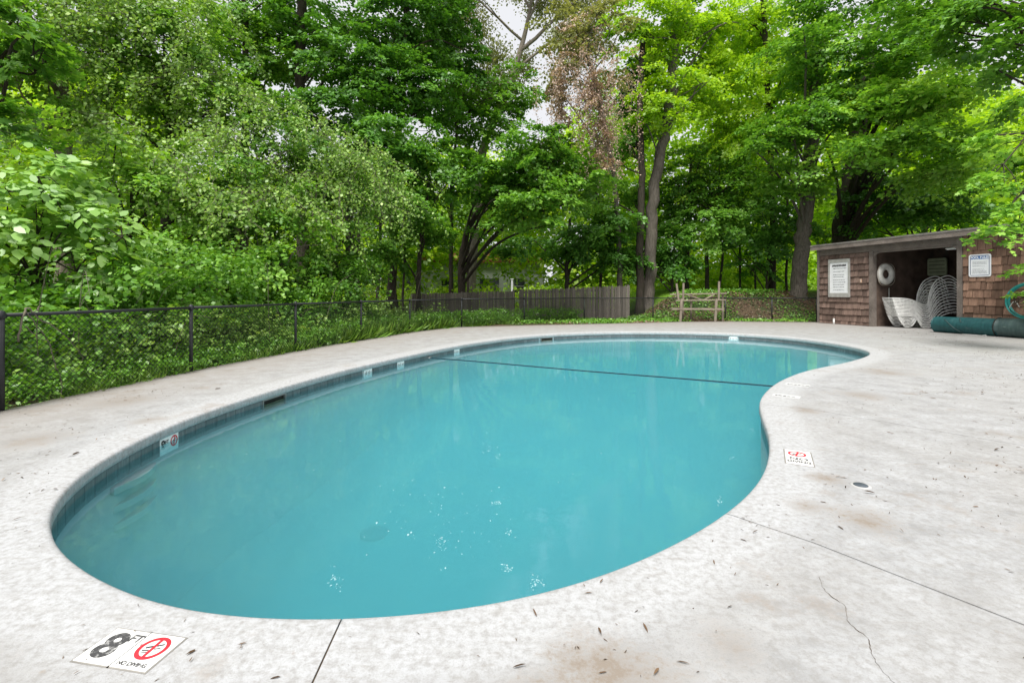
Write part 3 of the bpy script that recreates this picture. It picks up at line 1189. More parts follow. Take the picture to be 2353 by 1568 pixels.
def spray_leaves(rng, C, O, B, per, R0, size, flat=.22, tilt=.45, droop=.28, jitter=.5):
    n = len(C)
    Rr = R0 * rng.uniform(.55, 1.3, n)
    N = norm(np.array([0, 0, 1.0]) + O * tilt + rng.normal(size=(n, 3)) * .22)
    # long axis of the spray points outward: layered, drooping boughs
    T1 = O + rng.normal(size=(n, 3)) * .5
    T1 = norm(T1 - N * (T1 * N).sum(1)[:, None])
    T2 = np.cross(N, T1)
    st = B + rng.normal(size=n) * .10
    idx = np.repeat(np.arange(n), per)
    m = len(idx)
    rr = np.sqrt(rng.random(m)) * rng.uniform(.6, 1.0, m)
    an = rng.random(m) * 2 * np.pi
    u, v = rr * np.cos(an) * 1.25, rr * np.sin(an) * .8
    Ri = Rr[idx]
    pos = C[idx] + T1[idx] * (u * Ri)[:, None] + T2[idx] * (v * Ri)[:, None] + N[idx] * (rng.normal(size=m) * flat * Ri * .5)[:, None]
    pos[:, 2] -= droop * rr ** 2 * Ri
    nn = N[idx] + rng.normal(size=(m, 3)) * jitter
    ax = T1[idx] * (u / .8)[:, None] + T2[idx] * (v / .8)[:, None] + rng.normal(size=(m, 3)) * .55 + np.array([0, 0, -.45])
    sz = size * np.clip(rng.normal(.97, .30, m), .4, 1.8)
    tint = .48 + st[idx] + rng.normal(size=m) * .14 + (rr - .5) * .12
    return pos, nn, ax, sz, tint


L_deep = leaf_mat('leaf_deep_green', (.034, .105, .012), (.088, .245, .028), (.20, .43, .06))
L_mid = leaf_mat('leaf_mid_green', (.042, .13, .010), (.135, .325, .032), (.31, .55, .075))
L_yel = leaf_mat('leaf_yellow_green', (.13, .29, .010), (.33, .55, .025), (.56, .75, .06), .5)
L_bright = leaf_mat('leaf_fresh_green', (.08, .23, .02), (.23, .47, .05), (.45, .69, .11), .42)
L_vine = leaf_mat('leaf_pale_vine', (.07, .15, .020), (.21, .38, .058), (.46, .64, .16), .35)
L_olive = leaf_mat('leaf_olive', (.10, .13, .045), (.21, .24, .09), (.36, .38, .17), .4)
L_dead = leaf_mat('leaf_dead_brown', (.22, .145, .105), (.44, .31, .245), (.62, .49, .41), .25)
L_big = leaf_mat('leaf_large_pale', (.13, .29, .045), (.27, .49, .09), (.42, .62, .17), .4, .07)
L_grass = leaf_mat('grass_blade', (.055, .15, .014), (.16, .32, .04), (.32, .48, .09), .35)
L_litter = leaf_mat('litter', (.06, .035, .02), (.15, .09, .05), (.27, .18, .11), .1)


def bark_mat(name, a, b):
    t = NT(name)
    co = t.coord()
    g = t.noise(t.scaled(co, (6, 6, 1.1)), 3.2, 7, .7)
    n = t.noise(co, .9, 4)
    c = t.ramp(g, [(.3, a), (.68, b)])
    c = t.mix(t.ramp(n, [(.4, 0.0), (.7, .4)]), c, (.07, .085, .045))
    return t.principled(c, .95, t.bump(g, .9, .04), .15)


B_grey = bark_mat('bark_grey', (.055, .045, .038), (.22, .19, .165))
B_dark = bark_mat('bark_dark', (.022, .018, .015), (.085, .068, .055))
B_pale = bark_mat('bark_pale', (.14, .12, .095), (.33, .29, .24))
B_vine = bark_mat('bark_vine', (.13, .11, .085), (.30, .26, .20))


LEAF_N, LEAF_S = 1.55, 1.3


def tree(name, label, path, rad, blobs, leafm, bark, seed, per=85, R0=.6, size=.12, dens=4.0, group=None, shape='diamond',
         limbs=14, tilt=.45, droop=.28, extra=None, cat='tree', flat=.22, twig=1.0, jitter=.38):
    """path: trunk points (px, py, depth); rad: trunk radius at foot and top in metres"""
    rng = np.random.default_rng(seed)
    P = [np.array(at(*p)) for p in path]
    base = P[0].copy()
    root = thing(name, label, cat, base.tolist(), 0, group)
    P = [p - base for p in P]
    tr = catmull(P, 8) if len(P) > 1 else P
    wob = rng.normal(size=(len(tr), 3)) * rad[0] * .10
    wob[:, 2] = 0
    tr = [p + w for p, w in zip(tr, wob)]
    rr = [rad[0] + (rad[1] - rad[0]) * (i / (len(tr) - 1)) ** .8 for i in range(len(tr))]
    rr[0] *= 1.45
    if len(rr) > 2:
        rr[1] *= 1.12
    tr[0] = tr[0] - np.array([0, 0, .35])
    MB().tube(tr, rr, 12).build('trunk', bark, root, True)
    C, O, B = sprays(rng, blobs, dens)
    C = C - base
    mb = MB()
    T = np.array(tr)
    pick = rng.permutation(len(C))[:limbs]
    for i in pick:
        tgt = C[i]
        # leave the trunk below the spray, rise and arch out to it
        cand = np.linalg.norm(T[:, :2] - tgt[:2], axis=1) * .55 + np.abs(T[:, 2] - (tgt[2] - .35 * np.linalg.norm(T[:, :2] - tgt[:2], axis=1) - .6))
        cand = cand + rng.normal(size=len(cand)) * 1.1
        j = int(np.argmin(cand[2:])) + 2 if len(T) > 3 else len(T) - 1
        s = T[j]
        m1 = s * .62 + tgt * .38 + np.array([0, 0, .10 * np.linalg.norm(tgt - s)]) + rng.normal(size=3) * .12
        m2 = s * .25 + tgt * .75 + np.array([0, 0, .08 * np.linalg.norm(tgt - s)]) + rng.normal(size=3) * .12
        q = catmull([s, m1, m2, tgt], 4)
        r0 = min(rr[j] * .45, .028 + .009 * np.linalg.norm(tgt - s)) * twig
        mb.tube(q, [r0 * (1 - .82 * k / (len(q) - 1)) + .004 for k in range(len(q))], 5, False)
        # twigs to the nearest sprays
        dd = np.linalg.norm(C - tgt, axis=1)
        for h in np.argsort(dd)[1:4]:
            a = q[-4]
            b = C[h]
            mb.tube([a, (a + b) / 2 + np.array([0, 0, .08]), b], [.013 * twig, .009 * twig, .004], 4, False)
    if mb.v:
        mb.build('limbs', bark, root, True)
    pos, nn, ax, sz, ti = spray_leaves(rng, C, O, B, int(per * LEAF_N), R0 * 1.08, size * LEAF_S, flat, tilt, droop, jitter)
    leaf_cloud('crown', pos, nn, ax, sz, ti, leafm, shape, root)
    if extra:
        extra(root, base, rng)
    return root


def strands(rng, starts, length, sway, leaf, per_m, size, root, base, leafm=L_vine, stem=.006, out=(0, -1, 0)):
    """hanging vines: thin drooping stems with leaves along them"""
    mb = MB()
    Ps, Ns, Ax = [], [], []
    for s in starts:
        L = length * rng.uniform(.3, 1.45)
        n = 9
        d = rng.normal(size=2) * sway
        q = []
        for k in range(n):
            u = k / (n - 1)
            q.append(s - base + np.array([d[0] * u + rng.normal() * .05, d[1] * u - .25 * u * (1 - u) + rng.normal() * .05, -L * u ** 1.15]))
        mb.tube(q, [stem * (1 - .6 * k / n) for k in range(n)], 4, False)
        m = int(L * per_m)
        Q = np.array(q)
        t = rng.random(m) * (n - 1.001)
        i = t.astype(int)
        f = (t - i)[:, None]
        p = Q[i] * (1 - f) + Q[i + 1] * f + rng.normal(size=(m, 3)) * .085
        Ps.append(p)
        Ns.append(np.array([0, -.5, .7]) + rng.normal(size=(m, 3)) * .7)
        Ax.append(np.array([0, -.2, -.8]) + rng.normal(size=(m, 3)) * .6)
    mb.build('vine_stems', B_vine, root, True)
    p, n_, a = np.vstack(Ps), np.vstack(Ns), np.vstack(Ax)
    m = len(p)
    leaf_cloud('vine_leaves', p, n_, a, size * rng.uniform(.6, 1.3, m), .5 + rng.normal(size=m) * .2, leafm, leaf, root)


def vines_on(blobs, n, length=1.6, per_m=60, size=.075, leafm=L_vine, sway=.8):
    n, length, size = n * 1.25, length * .62, size * 1.3

    def f(root, base, rng):
        S = []
        for (px, py, D, rx, rz, dens) in blobs:
            c = np.array(at(px, py, D))
            s = D / 1098
            k = max(2, int(n * dens))
            d = norm(rng.normal(size=(k, 3)))
            d[:, 1] = -np.abs(d[:, 1])
            d[:, 2] = np.abs(d[:, 2]) * .9
            S.append(c + d * np.array([rx * s, (rx + rz) * .42 * s + .35, rz * s]) * 1.03)
        strands(rng, np.vstack(S), length, sway, 'diamond', per_m, size, root, base, leafm)
    return f


VG = 'vine covered trees behind the left fence'
# --- left: vine-draped understorey, from the fence up the slope
b = [(95, 160, 12.5, 150, 190, 1), (250, 60, 13.5, 150, 120, .9)]
tree('vine_covered_tree', 'tall leaning tree draped in pale vines, its bare trunk showing at the top', [(150, 700, 12.8), (148, 420, 12.8), (142, 180, 13), (140, -40, 13)],
     (.22, .12), b, L_mid, B_vine, 21, 75, .5, .10, 4.2, VG, extra=vines_on(b, 46, 2.2, 60, .075))
b = [(350, 150, 14, 160, 150, 1), (480, 260, 14.5, 140, 110, 1), (420, 60, 15, 120, 90, .8)]
tree('vine_covered_tree', 'pale green vine thicket over a tall tree, beside the leaning bare trunk', [(380, 690, 14.5), (385, 400, 14.5), (400, 120, 14.5)],
     (.18, .07), b, L_mid, B_dark, 22, 75, .5, .10, 4.0, VG, extra=vines_on(b, 48, 1.9, 60, .075))
b = [(230, 390, 11, 170, 130, 1), (380, 480, 11.5, 150, 120, 1), (230, 560, 10.5, 130, 100, .8)]
tree('understorey_tree', 'fresh green leafy understorey tree right behind the large leaved shrub', [(300, 745, 11.3), (298, 560, 11.3), (310, 380, 11.3)],
     (.10, .04), b, L_bright, B_dark, 23, 80, .42, .085, 5.0, 'understorey trees behind the fence', extra=vines_on(b[:2], 22, 1.4, 60, .07))
b = [(520, 420, 13, 140, 130, 1), (640, 330, 14.5, 130, 110, 1), (600, 520, 12.5, 140, 100, 1)]
tree('vine_covered_tree', 'broad mound of tangled vines with brown stems over the fence', [(560, 730, 13), (560, 520, 13), (580, 380, 13.4)],
     (.13, .05), b, L_mid, B_vine, 24, 70, .45, .09, 4.6, VG, extra=vines_on(b, 44, 1.6, 55, .07))
b = [(770, 390, 15.5, 120, 95, 1), (850, 460, 16, 95, 110, .9), (730, 480, 14.5, 110, 90, 1)]
tree('vine_covered_tree', 'vine draped tree with long hanging brown strands', [(800, 715, 15.8), (800, 520, 15.8), (790, 400, 15.8)],
     (.13, .05), b, L_mid, B_vine, 25, 70, .5, .09, 4.4, VG, extra=vines_on(b, 44, 2.8, 45, .07))
b = [(470, 610, 11.5, 130, 70, 1), (600, 620, 12, 120, 60, 1), (360, 640, 10, 110, 70, 1)]
tree('understorey_tree', 'low fresh green sapling spreading over the middle fence bay', [(480, 760, 11.6), (478, 680, 11.6), (490, 580, 11.6)],
     (.06, .03), b, L_bright, B_dark, 26, 80, .45, .085, 5.0, 'understorey trees behind the fence')
b = [(700, 610, 14, 100, 60, 1), (800, 600, 15, 90, 60, 1), (620, 660, 12.5, 90, 40, .8)]
tree('understorey_tree', 'low mid green sapling under the hanging vine strands', [(720, 735, 14), (718, 660, 14), (730, 580, 14)],
     (.06, .03), b, L_mid, B_dark, 27, 80, .45, .09, 5.0, 'understorey trees behind the fence')
# large-leaved shrub and dark maple at the left margin
b = [(60, 480, 7.6, 120, 110, 1.1), (190, 540, 7.9, 120, 80, 1.1), (120, 400, 8.2, 110, 60, 1.0), (260, 620, 8.2, 80, 50, .7)]
tree('large_leaved_shrub', 'shrub with big pale oval leaves hanging over the fence', [(60, 860, 7.8), (70, 700, 7.8), (110, 480, 7.8)], (.06, .02), b, L_big, B_dark, 28, 30,
     .34, .112, 12.0, None, 'oval', 10, .6, .35, cat='shrub', jitter=.35)
b = [(20, 120, 9, 110, 130, 1), (10, 290, 8.6, 90, 70, 1)]
tree('maple_tree', 'deep green maple boughs with small vine leaves at the clearing edge', [(-60, 800, 9.2), (-70, 500, 9.2), (-40, 100, 9.2)], (.16, .07), b, L_mid, B_dark, 29, 60,
     .42, .10, 6.0, None, 'maple', 12)
b = [(60, 660, 8.0, 110, 60, 1), (20, 780, 6.9, 90, 60, .8), (170, 720, 8.4, 100, 45, .9)]
tree('bramble_bush', 'dark tangled bramble bush pushing against the first fence bay', [(60, 900, 7.4), (62, 800, 7.4), (70, 700, 7.6)], (.03, .012), b, L_mid, B_dark, 30, 40,
     .3, .075, 10.0, None, 'oval', 24, .4, .3, cat='bush')
b = [(300, 760, 9.3, 110, 50, 1), (410, 770, 9.4, 80, 45, .9)]
tree('bramble_bush', 'pale leaved bramble bush with bare brown stems against the wire mesh', [(330, 855, 9.2), (335, 800, 9.2), (340, 740, 9.4)], (.03, .012), b, L_vine, B_vine, 31, 36,
     .3, .07, 6.0, None, 'diamond', 40, .4, .3, cat='bush', twig=1.4)

# --- tall woods behind, left of centre
TG = 'tall trees behind the pool'
b = [(540, 60, 22, 140, 110, .9), (500, 190, 21, 100, 90, .75), (640, 160, 23, 110, 100, .8)]
tree('tall_maple', 'tall dark tree with a slim straight trunk above the vine mounds', [(560, 690, 22), (562, 400, 22), (566, 180, 22), (560, -60, 22)], (.2, .12), b, L_mid, B_dark, 41, 85, .65, .125, 3.6, TG)
b = [(700, 30, 23, 140, 90, 1), (780, 130, 22, 120, 90, 1), (800, 250, 20, 130, 70, 1), (690, 270, 20, 100, 60, .8)]
tree('tall_maple', 'tall deep green maple with a thick dark trunk forking high up', [(700, 690, 22.5), (690, 400, 22.5), (688, 200, 22.5), (695, -60, 22.5)], (.3, .2), b, L_deep, B_dark, 42, 85, .65, .125, 4.0, TG)
b = [(930, 70, 23, 120, 100, 1.1), (1035, 50, 25, 75, 95, 1.0), (1060, 150, 25, 60, 60, .8), (880, 190, 22, 120, 80, 1.1), (980, 210, 22.5, 90, 90, 1), (900, 330, 19.5, 130, 70, 1.1)]
tree('tall_maple', 'dense deep green maple beside the patch of bare sky', [(900, 690, 22.5), (905, 450, 22.5), (925, 200, 22.5), (930, 20, 22.5)], (.22, .09), b, L_deep, B_dark, 43, 90, .65, .125, 4.2, TG)
b = [(1000, 390, 20, 110, 80, 1.1), (940, 470, 18.5, 110, 90, 1.1), (1010, 530, 20, 100, 45, .6), (890, 580, 18, 80, 45, .8)]
tree('spreading_maple', 'rounded deep green maple above the dark stockade fence run', [(960, 700, 20), (965, 580, 20), (985, 420, 20)], (.12, .06), b, L_mid, B_dark, 44, 85, .55, .115, 4.4, 'maples over the stockade fence')
b = [(1230, 350, 19.5, 120, 75, 1.2), (1130, 420, 20, 100, 70, 1.1), (1310, 430, 20, 100, 70, 1.1), (1210, 470, 19, 120, 60, 1.1)]
tree('spreading_maple', 'rounded maple with bright shoulders over the grey stockade fence run', [(1060, 700, 24), (1066, 560, 23.5), (1110, 470, 22), (1200, 400, 20.5)], (.22, .08), b, L_mid, B_dark, 45, 95, .6, .115, 4.6, 'maples over the stockade fence', limbs=20)
b = [(1330, 555, 23.6, 120, 45, 1), (1400, 590, 23.4, 80, 40, 1), (1230, 560, 23.5, 100, 35, .6), (1400, 520, 23.5, 90, 60, .9)]
tree('spreading_maple', 'low layered maple whose boughs hang over the grey fence top', [(1303, 700, 24.2), (1302, 600, 24.2), (1310, 500, 24.2)], (.14, .06), b, L_deep, B_dark, 46, 85, .6, .12, 4.2, 'maples over the stockade fence')
b = [(1040, 260, 26, 100, 110, .8), (1130, 260, 27, 90, 90, .65), (1190, 210, 28, 80, 70, .6)]
tree('tall_maple', 'thin crowned tree with sky showing through above the rounded maples', [(1038, 690, 26), (1036, 560, 26), (1045, 350, 26), (1060, 200, 26)], (.13, .06), b, L_mid, B_dark, 47, 80, .7, .13, 3.4, TG)
b = [(1170, 30, 31, 120, 70, .32), (1250, 90, 31, 80, 80, .3), (1100, 60, 32, 70, 70, .3), (1260, -10, 31, 90, 50, .3)]


def sparse_tree():
    rng = np.random.default_rng(48)
    P = [np.array(at(*p)) for p in [(1080, 690, 30), (1105, 370, 30), (1150, 250, 30), (1188, 140, 30), (1212, 50, 30), (1230, -60, 30)]]
    base = P[0].copy()
    base[2] = 0
    t = thing('sparse_tree', 'sparse leaning tree with pale forked limbs and thin olive leaves against the sky', 'tree', base.tolist())
    tr = catmull([p - base for p in P], 8)
    tr[0][2] = -.2
    MB().tube(tr, [.30 - .22 * k / (len(tr) - 1) for k in range(len(tr))], 12).build('trunk', B_pale, t, True)
    mb, tips = MB(), []

    def grow(p, d, L, r, depth):
        q, n = [p], 5
        for k in range(n):
            d = d + rng.normal(size=3) * .13 + np.array([0, 0, .05])
            d /= np.linalg.norm(d)
            q.append(q[-1] + d * L / n)
            if depth < 4:
                m = 1 if depth < 2 else 2
                for _ in range(m):
                    if k >= 1 and rng.random() < .85:
                        e = d + rng.normal(size=3) * .62
                        grow(q[-1], e / np.linalg.norm(e), L * rng.uniform(.4, .62), r * (1 - .12 * k) * .55, depth + 1)
        mb.tube(q, [r * (1 - .6 * k / n) for k in range(n + 1)], 6 if depth < 2 else 3, False)
        if depth >= 3:
            tips.extend(q[2:])
    for k, tx, ty, L, r in ((26, 1320, 30, 6.0, .13), (22, 1290, 90, 5.0, .10), (28, 1120, 30, 5.0, .09), (32, 1280, -60, 4.5, .09), (34, 1170, -50, 4.0, .08),
                            (20, 1090, 110, 4.6, .09), (15, 1235, 170, 4.2, .08), (13, 1060, 210, 4.2, .08), (37, 1230, -90, 3.0, .06)):
        s0 = tr[min(k, len(tr) - 1)]
        d = np.array(at(tx, ty, 30 + rng.normal() * 1.2)) - base - s0
        grow(s0, d / np.linalg.norm(d), L, r, 1)
    mb.build('limbs', B_pale, t, True)
    C = np.array(tips)
    n = len(C)
    m = max(2, int(52000 / n))
    pos = np.repeat(C, m, 0) + rng.normal(size=(n * m, 3)) * .38
    leaf_cloud('crown', pos, rng.normal(size=(n * m, 3)) + np.array([0, 0, .6]), rng.normal(size=(n * m, 3)), .15 * rng.uniform(.6, 1.3, n * m), .5 + rng.normal(size=n * m) * .2, L_olive, 'diamond', t)
    print('sparse', n, len(mb.f))


sparse_tree()
# dead brown foliage hanging in the middle
b = [(1290, 60, 21, 60, 60, .7), (1330, 100, 20.5, 75, 75, .8), (1390, 60, 21, 70, 60, .7), (1300, 190, 20, 45, 50, .8), (1400, 195, 20.5, 60, 30, .7)]
b_dead = [(1330, 90, 20.3, 60, 60, .6), (1390, 60, 20.8, 60, 50, .45), (1400, 190, 20.2, 60, 25, .7), (1300, 150, 20, 45, 40, .6), (1440, 150, 20.6, 40, 30, .4)]
bd = [(1275, 200, 19.6, 30, 45, 1.0), (1290, 255, 19.6, 26, 40, .9), (1360, 215, 19.4, 26, 55, 1.0), (1378, 300, 19.4, 30, 55, 1.0), (1384, 375, 19.3, 24, 36, .8)]


def dead_vines(root, base, rng):
    S = []
    for (px, py, n, w) in ((1276, 150, 22, 20), (1355, 170, 30, 16), (1385, 250, 16, 18), (1420, 190, 10, 25)):
        c = np.array(at(px, py, 19.3))
        S.append(c + rng.normal(size=(n, 3)) * np.array([w * 19.3 / 1098, .5, .75]))
    strands(rng, np.vstack(S), 2.2, .3, 'diamond', 48, .078, root, base, L_dead, .008)
    C, O, B = sprays(rng, b_dead, 3.6)
    p, nn, ax, sz, ti = spray_leaves(rng, C - base, O, B, 90, .55, .085)
    leaf_cloud('dry_crown', p, nn, ax, sz, ti, L_dead, 'diamond', root)


tree('dying_tree', 'half dead tree with brown withered leaves and hanging grey vine stems', [(1425, 690, 23.6), (1420, 520, 23.4), (1398, 330, 22), (1350, 130, 20.5)], (.16, .06), b, L_olive, B_grey, 49, 60, .5, .105, 4.0, None)
tree('withered_vine', 'curtain of rust brown withered leaves dangling from the half dead tree', [(1385, 250, 20.2), (1375, 200, 20), (1350, 120, 20)], (.05, .03), bd, L_dead, B_pale, 50, 85, .38, .072, 6.0, None,
     extra=dead_vines, cat='vine', droop=.9, limbs=10)

# --- right of centre: tall trunks and yellow-green crowns
b = [(1480, 70, 24, 100, 90, 1), (1600, 60, 25, 120, 100, 1), (1540, 210, 23.5, 100, 60, .9), (1660, 190, 25, 100, 70, .9), (1520, 270, 22.8, 70, 40, .8)]
tree('forked_tree', 'tall tree with a thick grey trunk that forks above the picnic table', [(1488, 715, 24), (1494, 600, 24), (1502, 440, 24), (1528, 300, 24), (1545, 160, 24.2), (1560, -60, 24.5)], (.33, .2), b, L_yel, B_grey, 51, 90, .65, .12, 3.8, None, limbs=20)
b = [(1440, 200, 26, 80, 80, .8), (1450, 340, 25, 70, 70, .8), (1420, 450, 24.5, 80, 50, .8)]
tree('snag_tree', 'slim dark trunk with a split pale flank close beside the forked tree', [(1470, 715, 23.4), (1470, 560, 23.4), (1474, 400, 23.4), (1470, 250, 23.6), (1480, 60, 24)], (.2, .13), b, L_mid, B_dark, 52, 80, .6, .12, 3.6, None)
b = [(1740, 60, 27, 130, 110, 1), (1700, 300, 26, 100, 80, .9), (1800, 180, 26, 100, 90, .9)]
tree('tall_maple', 'bright yellow green crown between the forked tree and the layered maples', [(1772, 690, 26), (1775, 480, 26), (1765, 260, 26), (1750, -40, 26)], (.2, .12), b, L_yel, B_dark, 53, 85, .7, .13, 3.6, TG)
b = [(1620, 400, 27, 110, 80, 1), (1700, 450, 26, 100, 70, 1), (1560, 470, 28, 80, 80, .9), (1640, 520, 25.5, 110, 60, 1)]
tree('understorey_tree', 'green understorey tree with arching boughs behind the picnic table', [(1625, 690, 26.5), (1625, 560, 26.5), (1640, 420, 26.5)], (.13, .06), b, L_mid, B_dark, 54, 85, .65, .12, 4.0, 'understorey trees beyond the lawn')
b = [(1560, 600, 25, 70, 50, 1), (1500, 560, 26, 80, 60, .9), (1450, 600, 24.5, 60, 40, 1)]
tree('understorey_tree', 'dark sapling filling the space behind the forked trunks', [(1545, 700, 25), (1545, 640, 25), (1550, 560, 25)], (.09, .04), b, L_deep, B_dark, 55, 80, .6, .12, 4.2, 'understorey trees beyond the lawn')
b = [(1740, 560, 25, 90, 50, .9), (1800, 510, 24, 80, 50, .9), (1720, 620, 26, 60, 30, .5)]
tree('understorey_tree', 'thin sapling with layered leaves at the lawn edge beside the shed', [(1760, 685, 25), (1762, 620, 25), (1770, 520, 25)], (.08, .04), b, L_deep, B_dark, 56, 80, .6, .12, 4.0, 'understorey trees beyond the lawn')
# layered maples over the shed
b = [(1880, 120, 21, 130, 80, 1), (1930, 10, 22, 120, 60, 1), (1800, 300, 20.5, 110, 60, 1), (1900, 260, 20, 120, 45, 1), (1840, 400, 21, 100, 50, 1), (1960, 210, 20.5, 90, 50, 1)]
tree('layered_maple', 'maple with tiered bright sprays and a stout leaning trunk on the bank', [(1832, 692, 22.6), (1838, 600, 22.6), (1852, 480, 22.6), (1868, 300, 22.6), (1880, 60, 22.6)], (.38, .26), b, L_mid, B_grey, 57, 100, .75, .12, 3.8,
     'layered maples by the shed', limbs=22, tilt=.25, droop=.35, flat=.13)
b = [(2080, 110, 20, 150, 80, 1.1), (2050, 230, 18.5, 150, 45, 1.1), (2150, 210, 18, 110, 55, 1.1), (2100, 330, 17.5, 140, 45, 1.1), (2160, 400, 17.5, 110, 40, 1.1),
     (1990, 330, 19, 100, 45, 1)]
tree('layered_maple', 'big maple with fan shaped bright sprays reaching over the shed roof', [(1925, 640, 25), (1938, 520, 25), (1955, 420, 25), (1975, 280, 24.5), (2000, 60, 24)], (.52, .36), b, L_bright, B_dark, 58, 110, .8, .115, 4.0,
     'layered maples by the shed', limbs=26, tilt=.22, droop=.4, flat=.12)
b = [(2060, 450, 23, 130, 50, 1), (2160, 480, 22, 110, 45, 1), (2000, 500, 24, 90, 40, .8), (2240, 400, 20, 60, 60, .9)]
tree('dark_maple', 'shaded deep green boughs low behind the shed roof', [(2120, 640, 25), (2125, 560, 25), (2130, 430, 25)], (.14, .08), b, L_deep, B_dark, 59, 90, .65, .125, 4.2, None)
b = [(2230, 60, 15, 130, 75, 1.1), (2090, 20, 17, 110, 50, 1), (2320, 120, 14, 60, 70, 1), (2330, 230, 13.5, 40, 40, .8)]
tree('overhanging_maple', 'dark maple boughs reaching in above the layered sprays', [(2620, 700, 15), (2600, 450, 15), (2540, 200, 15), (2440, 60, 15)], (.25, .1), b, L_mid, B_dark, 60, 90, .6, .115, 4.6, None, tilt=.3, droop=.35)
b = [(2310, 320, 11, 65, 45, .9), (2330, 420, 10, 65, 45, .9), (2350, 500, 9.6, 60, 35, .9), (2310, 528, 9.4, 42, 16, .9), (2400, 580, 9.4, 45, 30, .9), (2600, 180, 10.2, 150, 70, .8), (2900, 120, 10.8, 160, 90, .8)]
tree('drooping_maple', 'light green maple branch drooping over the shingled corner and rules sign', [(3060, 790, 10.5), (3000, 450, 10.5), (2780, 250, 10.5), (2480, 230, 10.4)], (.19, .05), b, L_bright, B_dark, 61, 50, .36, .085, 9.0, None,
     'maple', 14, .3, .45, flat=.15)
b = [(2385, 700, 12.3, 42, 40, 1.0), (2400, 640, 12.5, 36, 30, .8)]
tree('corner_shrub', 'small bright shrub growing up behind the hose coil', [(2392, 775, 12.35), (2392, 730, 12.35), (2395, 690, 12.35)], (.03, .015), b, L_bright, B_dark, 62, 40, .22, .06, 14, None, 'oval', 8, cat='shrub')


def woodland():
    """the wood far behind, which reads as one mass"""
    rng = np.random.default_rng(77)
    C, O, B = [], [], []
    for k in range(1300):
        D = rng.uniform(33, 50)
        px = rng.uniform(-700, 3700)
        top = np.interp(px, [-700, 350, 430, 700, 1000, 1080, 1280, 1420, 1900, 2200, 3700], [80, 150, 330, 350, 340, 380, 330, 90, 120, 200, 150])
        low = 675
        py = top + (low - top) * rng.random() ** .9
        if 870 < px < 1290 and py > 565 and rng.random() < .72:
            continue
        if 1650 < px < 1780 and py > 600 and rng.random() < .3:
            continue
        if (400 < px < 1300) and py < 420 and rng.random() < .45:
            continue
        c = np.array(at(px, py, D))
        n = 26
        d = norm(rng.normal(size=(n, 3)))
        C.append(c + d * rng.random((n, 1)) ** .4 * np.array([2.6, 2.2, 1.8]))
        O.append(d)
        B.append(np.full(n, rng.normal() * .12))
    C, O, B = np.vstack(C), np.vstack(O), np.concatenate(B)
    pos, nn, ax, sz, ti = spray_leaves(rng, C, O, B, 16, 1.1, .36)
    o = leaf_cloud('distant_woodland', pos, nn, ax, sz, ti, L_yel)
    tag(o, 'sunlit yellow green woodland far behind all the trees', 'woodland', kind='stuff')


woodland()


def bare_trunks():
    """slim stems one can tell apart under the crowns"""
    rng = np.random.default_rng(5)
    spec = [(1038, 24.5, .09, 'slim dark stem left of the thick trunk behind the fence'), (1080, 25.5, .07, 'slim stem right of the thick trunk behind the fence'),
            (1385, 24.5, .09, 'slim straight stem behind the grey stockade run'), (930, 22, .06, 'thin stem above the weedy fence corner'), (868, 21, .08, 'thin dark stem behind the fence weeds'),
            (822, 20, .10, 'dark stem beneath the hanging vine strands'), (1700, 27, .07, 'thin stem on the lawn between the saplings'), (1735, 28, .06, 'wiry stem beyond the lawn edge'),
            (1808, 25.5, .07, 'slim stem beside the stout leaning trunk'), (1580, 27, .16, 'dark trunk standing behind the tipped picnic table'), (1650, 30, .09, 'thin stem beyond the picnic table on the lawn')]
    for px, D, r, lab in spec:
        c = np.array(at(px, 700, D))
        z0 = float(terrain(c[0], c[1])) - .2
        t = thing('slim_tree', lab, 'tree', (c[0], c[1], z0), 0, 'slim stems under the canopy')
        h = rng.uniform(6.5, 9)
        q = [np.array([0, 0, 0.])]
        for k in range(1, 8):
            q.append(np.array([rng.normal() * .07 + q[-1][0], rng.normal() * .07, h * k / 7]))
        MB().tube(catmull(q, 3), [r * (1 - .5 * k / 21) for k in range(22)], 8).build('trunk', B_dark, t, True)
        C = np.array([[rng.normal() * .9, rng.normal() * .8, h * rng.uniform(.55, 1.05)] for _ in range(26)])
        mb = MB()
        for c_ in C[::2]:
            s = np.array(q[4]) * .5 + np.array([0, 0, c_[2] * .45])
            s[:2] = q[4][:2]
            mb.tube([s, (s + c_) / 2 + np.array([0, 0, .1]), c_], [r * .3, r * .2, .006], 4, False)
        mb.build('limbs', B_dark, t, True)
        p, n_, a, s_, ti = spray_leaves(rng, C, norm(C - np.array([0, 0, h * .7])), np.zeros(len(C)), 60, .55, .12)
        leaf_cloud('crown', p, n_, a, s_, ti, L_mid if D < 26 else L_yel, 'diamond', t)


bare_trunks()


# ------------------------------------------------------------------ weeds, grass, ivy, litter
def along_fence(rng, n, lo, hi, i0=0, i1=len(FENCE) - 1):
    P = np.array([(-5.35, 2.0)] + FENCE)
    seg = np.linalg.norm(np.diff(P, axis=0), axis=1)
    cum = np.concatenate([[0], np.cumsum(seg)])
    s = rng.uniform(cum[i0], cum[i1], n)
    x = np.interp(s, cum, P[:, 0])
    y = np.interp(s, cum, P[:, 1])
    k = np.clip(np.searchsorted(cum, s) - 1, 0, len(seg) - 1)
    d = (P[k + 1] - P[k]) / seg[k][:, None]
    nr = np.stack([-d[:, 1], d[:, 0]], 1)
    off = rng.uniform(lo, hi, n)
    return np.stack([x, y], 1) + nr * off[:, None], s


